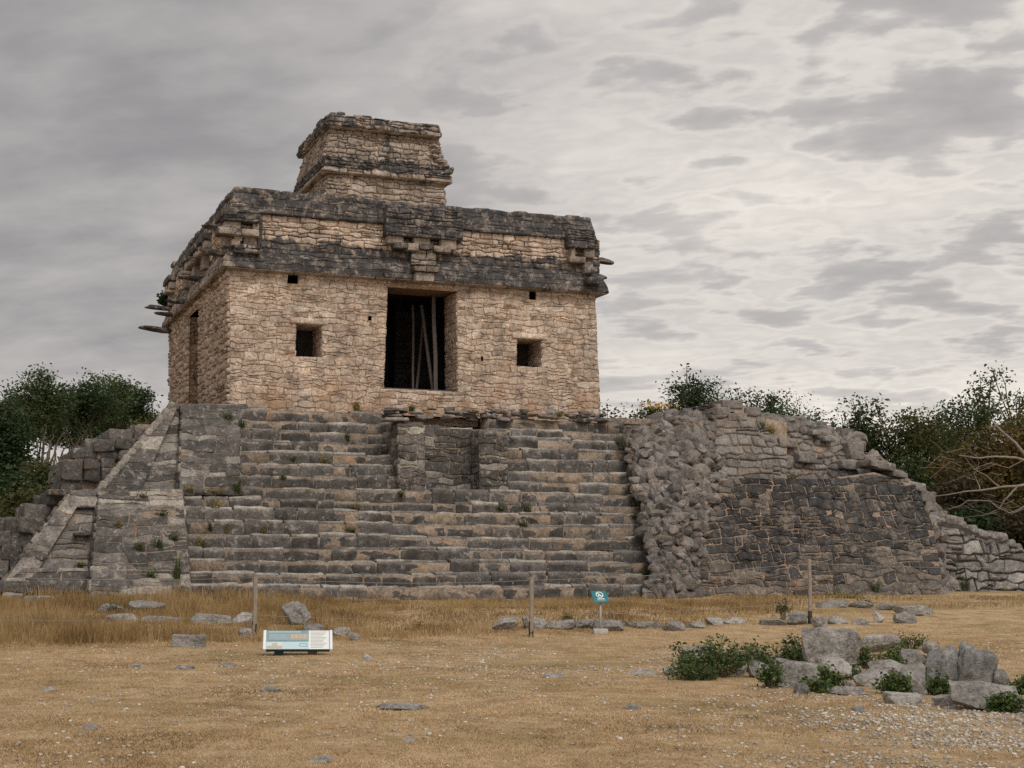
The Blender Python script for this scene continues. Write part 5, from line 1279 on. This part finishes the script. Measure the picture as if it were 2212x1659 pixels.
tree('broadleaf_tree', 'dense dark tree at the far left edge, reaching lowest with foliage', -6, 826, 130, 58, m_dark, 1, group=LT, tips=150, crown=(.05, 1), dens=1.5, clump=.5)
tree('broadleaf_tree', 'leftmost airy tree with a pointed crown beside the dense edge tree', 82, 800, 120, 66, m_mid, 2, group=LT, tips=55, stems=3, crown=(.62, 1), dens=.95)
tree('broadleaf_tree', 'airy multi-stemmed tree with pale thin trunks showing left of the temple', 168, 812, 150, 68, m_dark, 3, group=LT, tips=62, stems=5, crown=(.72, 1), dens=1.0)
tree('broadleaf_tree', 'rounded tree between the multi-stemmed one and the temple corner', 222, 806, 110, 72, m_mid, 4, group=LT, tips=50, stems=4, crown=(.68, 1), dens=1.0)
tree('broadleaf_tree', 'sparse tree closest to the shrine on its left', 282, 822, 100, 74, m_dark, 5, group=LT, tips=50, stems=3, crown=(.58, 1), dens=.85)
tree('broadleaf_tree', 'low bright green tree behind the temple corner at left', 318, 872, 60, 64, m_olive, 6, group=LT, tips=40, crown=(.3, 1))
for px, yt, w, D_, mt, sd_, lb in ((40, 822, 110, 72, m_dark, 41, 'dark tree filling in between the edge tree and the pointed crown'), (126, 822, 110, 76, m_dark, 42, 'dark tree behind the pointed crown at left'), (256, 818, 110, 80, m_dark, 43, 'dark far tree behind the two airy trees nearest the shrine'), (190, 826, 100, 80, m_mid, 44, 'green far tree behind the multi-stemmed one')):
    tree('broadleaf_tree', lb, px, yt, w, D_, mt, sd_, group=LT, tips=70, stems=3, crown=(.6, 1), dens=1.0)
UB = 'undergrowth bushes beside the temple'
for k, (px, yt, w, D, mt, lb) in enumerate(((14, 1000, 170, 50, m_dark, 'dark bush in the undergrowth at the left picture edge'), (96, 985, 110, 56, m_olive, 'olive bush in the undergrowth below the airy left trees'),
    (150, 1015, 90, 54, m_dark, 'dark bush directly behind the stepped left side stones'), (215, 980, 120, 62, m_olive, 'bush behind the left stepped stones under the rounded tree'), (50, 1060, 90, 48, m_olive, 'low olive bush just above the lower left stepped stones'),
    (1900, 1010, 150, 56, m_brown, 'brownish bush behind the broken upper wall at right'), (1985, 960, 170, 58, m_mid, 'green bush right of the broken upper wall'), (2080, 1000, 190, 52, m_brown, 'brownish bush behind the bare pale branches'),
    (2190, 960, 190, 54, m_dark, 'dark bush at the right picture edge behind the bare branches'), (2130, 1090, 200, 50, m_dark, 'dark low bush above the dry-stone wall'), (2240, 1080, 160, 48, m_brown, 'brown low bush at the right picture edge'), (2010, 1060, 120, 60, m_dark, 'dark low bush behind the rubble slope'))):
    tree('undergrowth_bush', lb, px, yt, w, D, mt, 60 + k, group=UB, tips=80, crown=(.02, 1), dens=1.4, clump=.4, lsz=.15, cat='bush', stems=3)
tree('broadleaf_tree', 'small tree just off the right corner of the shrine', 1322, 846, 60, 62, m_mid, 11, group=RT, tips=36, crown=(.3, 1), dens=.9)
tree('broadleaf_tree', 'low spreading tree behind the yellow flowers', 1388, 850, 76, 60, m_mid, 12, group=RT, tips=44, crown=(.3, 1))
tree('broadleaf_tree', 'tallest round-crowned tree behind the broken upper wall', 1496, 778, 132, 66, m_dark, 13, group=RT, tips=80, crown=(.5, 1), dens=.95)
tree('broadleaf_tree', 'dense low tree right of the tallest round-crowned one', 1612, 818, 120, 66, m_dark, 14, group=RT, tips=70, crown=(.4, 1), dens=1.2)
tree('broadleaf_tree', 'thin airy tree with small leaves in the gap above the rubble', 1712, 826, 112, 70, m_mid, 15, group=RT, tips=60, crown=(.45, 1), dens=.55, lsz=.13, stems=2)
tree('broadleaf_tree', 'small sparse tree at the low point of the tree line', 1806, 880, 80, 66, m_olive, 16, group=RT, tips=36, crown=(.4, 1), dens=.6)
tree('broadleaf_tree', 'dark ragged tree at the left end of the right-hand thicket', 1866, 838, 84, 60, m_dark, 17, group=RT, tips=55, crown=(.3, 1), dens=.9)
tree('broadleaf_tree', 'wide brownish-green tree in the middle of the right-hand thicket', 1962, 822, 180, 60, m_olive, 18, group=RT, tips=130, crown=(.2, 1), dens=1.1)
tree('broadleaf_tree', 'green tree behind the wide one in the right-hand thicket', 2040, 845, 120, 66, m_mid, 19, group=RT, tips=80, crown=(.2, 1), dens=1.1)
tree('broadleaf_tree', 'tall tree with loose leafy sprigs rising above the right thicket', 2160, 782, 220, 58, m_mid, 20, group=RT, tips=55, crown=(.55, 1), dens=.7, clump=.3)
tree('broadleaf_tree', 'rust-tinged tree in front of the tall sprigs at the right edge', 2138, 868, 220, 54, m_rust, 21, group=RT, tips=140, crown=(.15, .97), dens=1.2)
tree('broadleaf_tree', 'rust-tinged tree cut by the right picture edge', 2248, 850, 150, 50, m_rust, 22, group=RT, tips=90, crown=(.15, 1), dens=1.1)
for px, yt, w, D_, mt, sd_, lb in ((1556, 820, 90, 72, m_mid, 31, 'green tree filling in behind the tallest round-crowned one'), (1664, 822, 84, 74, m_dark, 32, 'dark tree between the dense low tree and the thin airy one'), (1762, 862, 90, 74, m_mid, 33, 'low green tree right of the thin airy one'), (1832, 866, 84, 72, m_dark, 34, 'low dark tree joining the thicket on its left side'), (2066, 846, 120, 70, m_dark, 35, 'dark tree rising behind the middle of the right thicket'), (1448, 850, 70, 70, m_dark, 36, 'dark low tree left of the tallest round-crowned one')):
    tree('broadleaf_tree', lb, px, yt, w, D_, mt, sd_, group=RT, tips=60, crown=(.3, 1), dens=1.0)
shrub('flower_bush', 'bush with yellow-orange flowers on the terrace right of the shrine', 1420, 905, 80, 36, 26, 16, m_weed, 'bush', p=to_world(LP(1420, 908, 8.0)), lsz=.12)
_fb = bpy.data.objects['flower_bush']; mb = MB(); r_ = np.random.default_rng(4); P = np.column_stack([r_.normal(size=70) * .3, r_.normal(size=70) * .3, .3 + .25 * r_.random(70)]); V, Fq = leaf_quads(P, .11, r_, 0, .9); mb.add(V, Fq, 0, np.repeat(r_.random(70), 4)); mb.build('blossoms', [m_flower], _fb, smooth=False)
# bare tree with pale limbs at the right edge
D = 47.0
def at(px, py, d=D): r = ray(px, py); return CAM + r * (d / r[1])
bt0 = at(2330, 1170); bt0[2] = float(ground_h(bt0[0], bt0[1])); bt = empty('bare_tree', tuple(bt0)); tag(bt, 'leafless tree stretching pale crooked branches in from the right edge', 'tree')
mb = MB()
def limb(pts, r0, r1, dj=0.0, seed=0):
    P = np.array([at(x, y, D + d) for x, y, d in pts]) - bt0; t = np.linspace(0, len(P) - 1, (len(P) - 1) * 5 + 1); i = np.minimum(t.astype(int), len(P) - 2); f = (t - i)[:, None]
    C2 = P[i] * (1 - f) + P[i + 1] * f + vnoise3(t[:, None] * np.array([.9, 1.1, .7]) + seed, 1, seed, 2) * .06; tube(mb, C2, np.linspace(r0, r1, len(C2)) * .68, 6, cap=False)
limb([(2330, 1190, 0), (2310, 1060, 0), (2260, 1010, 0), (2218, 995, -.3), (2205, 970, -.4), (2170, 938, -.2), (2140, 905, .3)], .16, .03, seed=1)
limb([(2218, 995, -.3), (2170, 985, -.6), (2120, 990, -1), (2070, 982, -1.2)], .07, .02, seed=2)
limb([(2300, 1055, 0), (2215, 1045, -.5), (2160, 1052, -1), (2090, 1062, -1.3), (2010, 1072, -1.5)], .085, .015, seed=3)
limb([(2260, 1040, .2), (2200, 1050, 0), (2170, 1080, -.2), (2160, 1100, -.3)], .06, .02, seed=4)
limb([(2160, 1052, -1), (2130, 1030, -1), (2100, 1010, -1.2), (2082, 985, -1.4)], .035, .01, seed=5)
limb([(2290, 1070, 0), (2230, 1085, .2), (2180, 1110, .2), (2140, 1085, 0), (2090, 1082, -.4), (2050, 1100, -.6)], .055, .015, seed=6)
limb([(2280, 1000, .2), (2225, 985, .3), (2180, 1010, .4), (2130, 1000, .2)], .04, .012, seed=7)
limb([(2120, 1062, -1.1), (2112, 1040, -1), (2105, 1025, -1), (2116, 1000, -1)], .03, .008, seed=8)
for k in range(24):
    x, y = random.uniform(2040, 2220), random.uniform(960, 1110); limb([(x, y, random.uniform(-1.5, 1)), (x - random.uniform(20, 50), y + random.uniform(-25, 20), random.uniform(-1.5, 1)), (x - random.uniform(50, 90), y + random.uniform(-35, 30), random.uniform(-1.5, 1))], .014, .005, seed=20 + k)
mb.build('branches', [M['pale_bark']], bt)
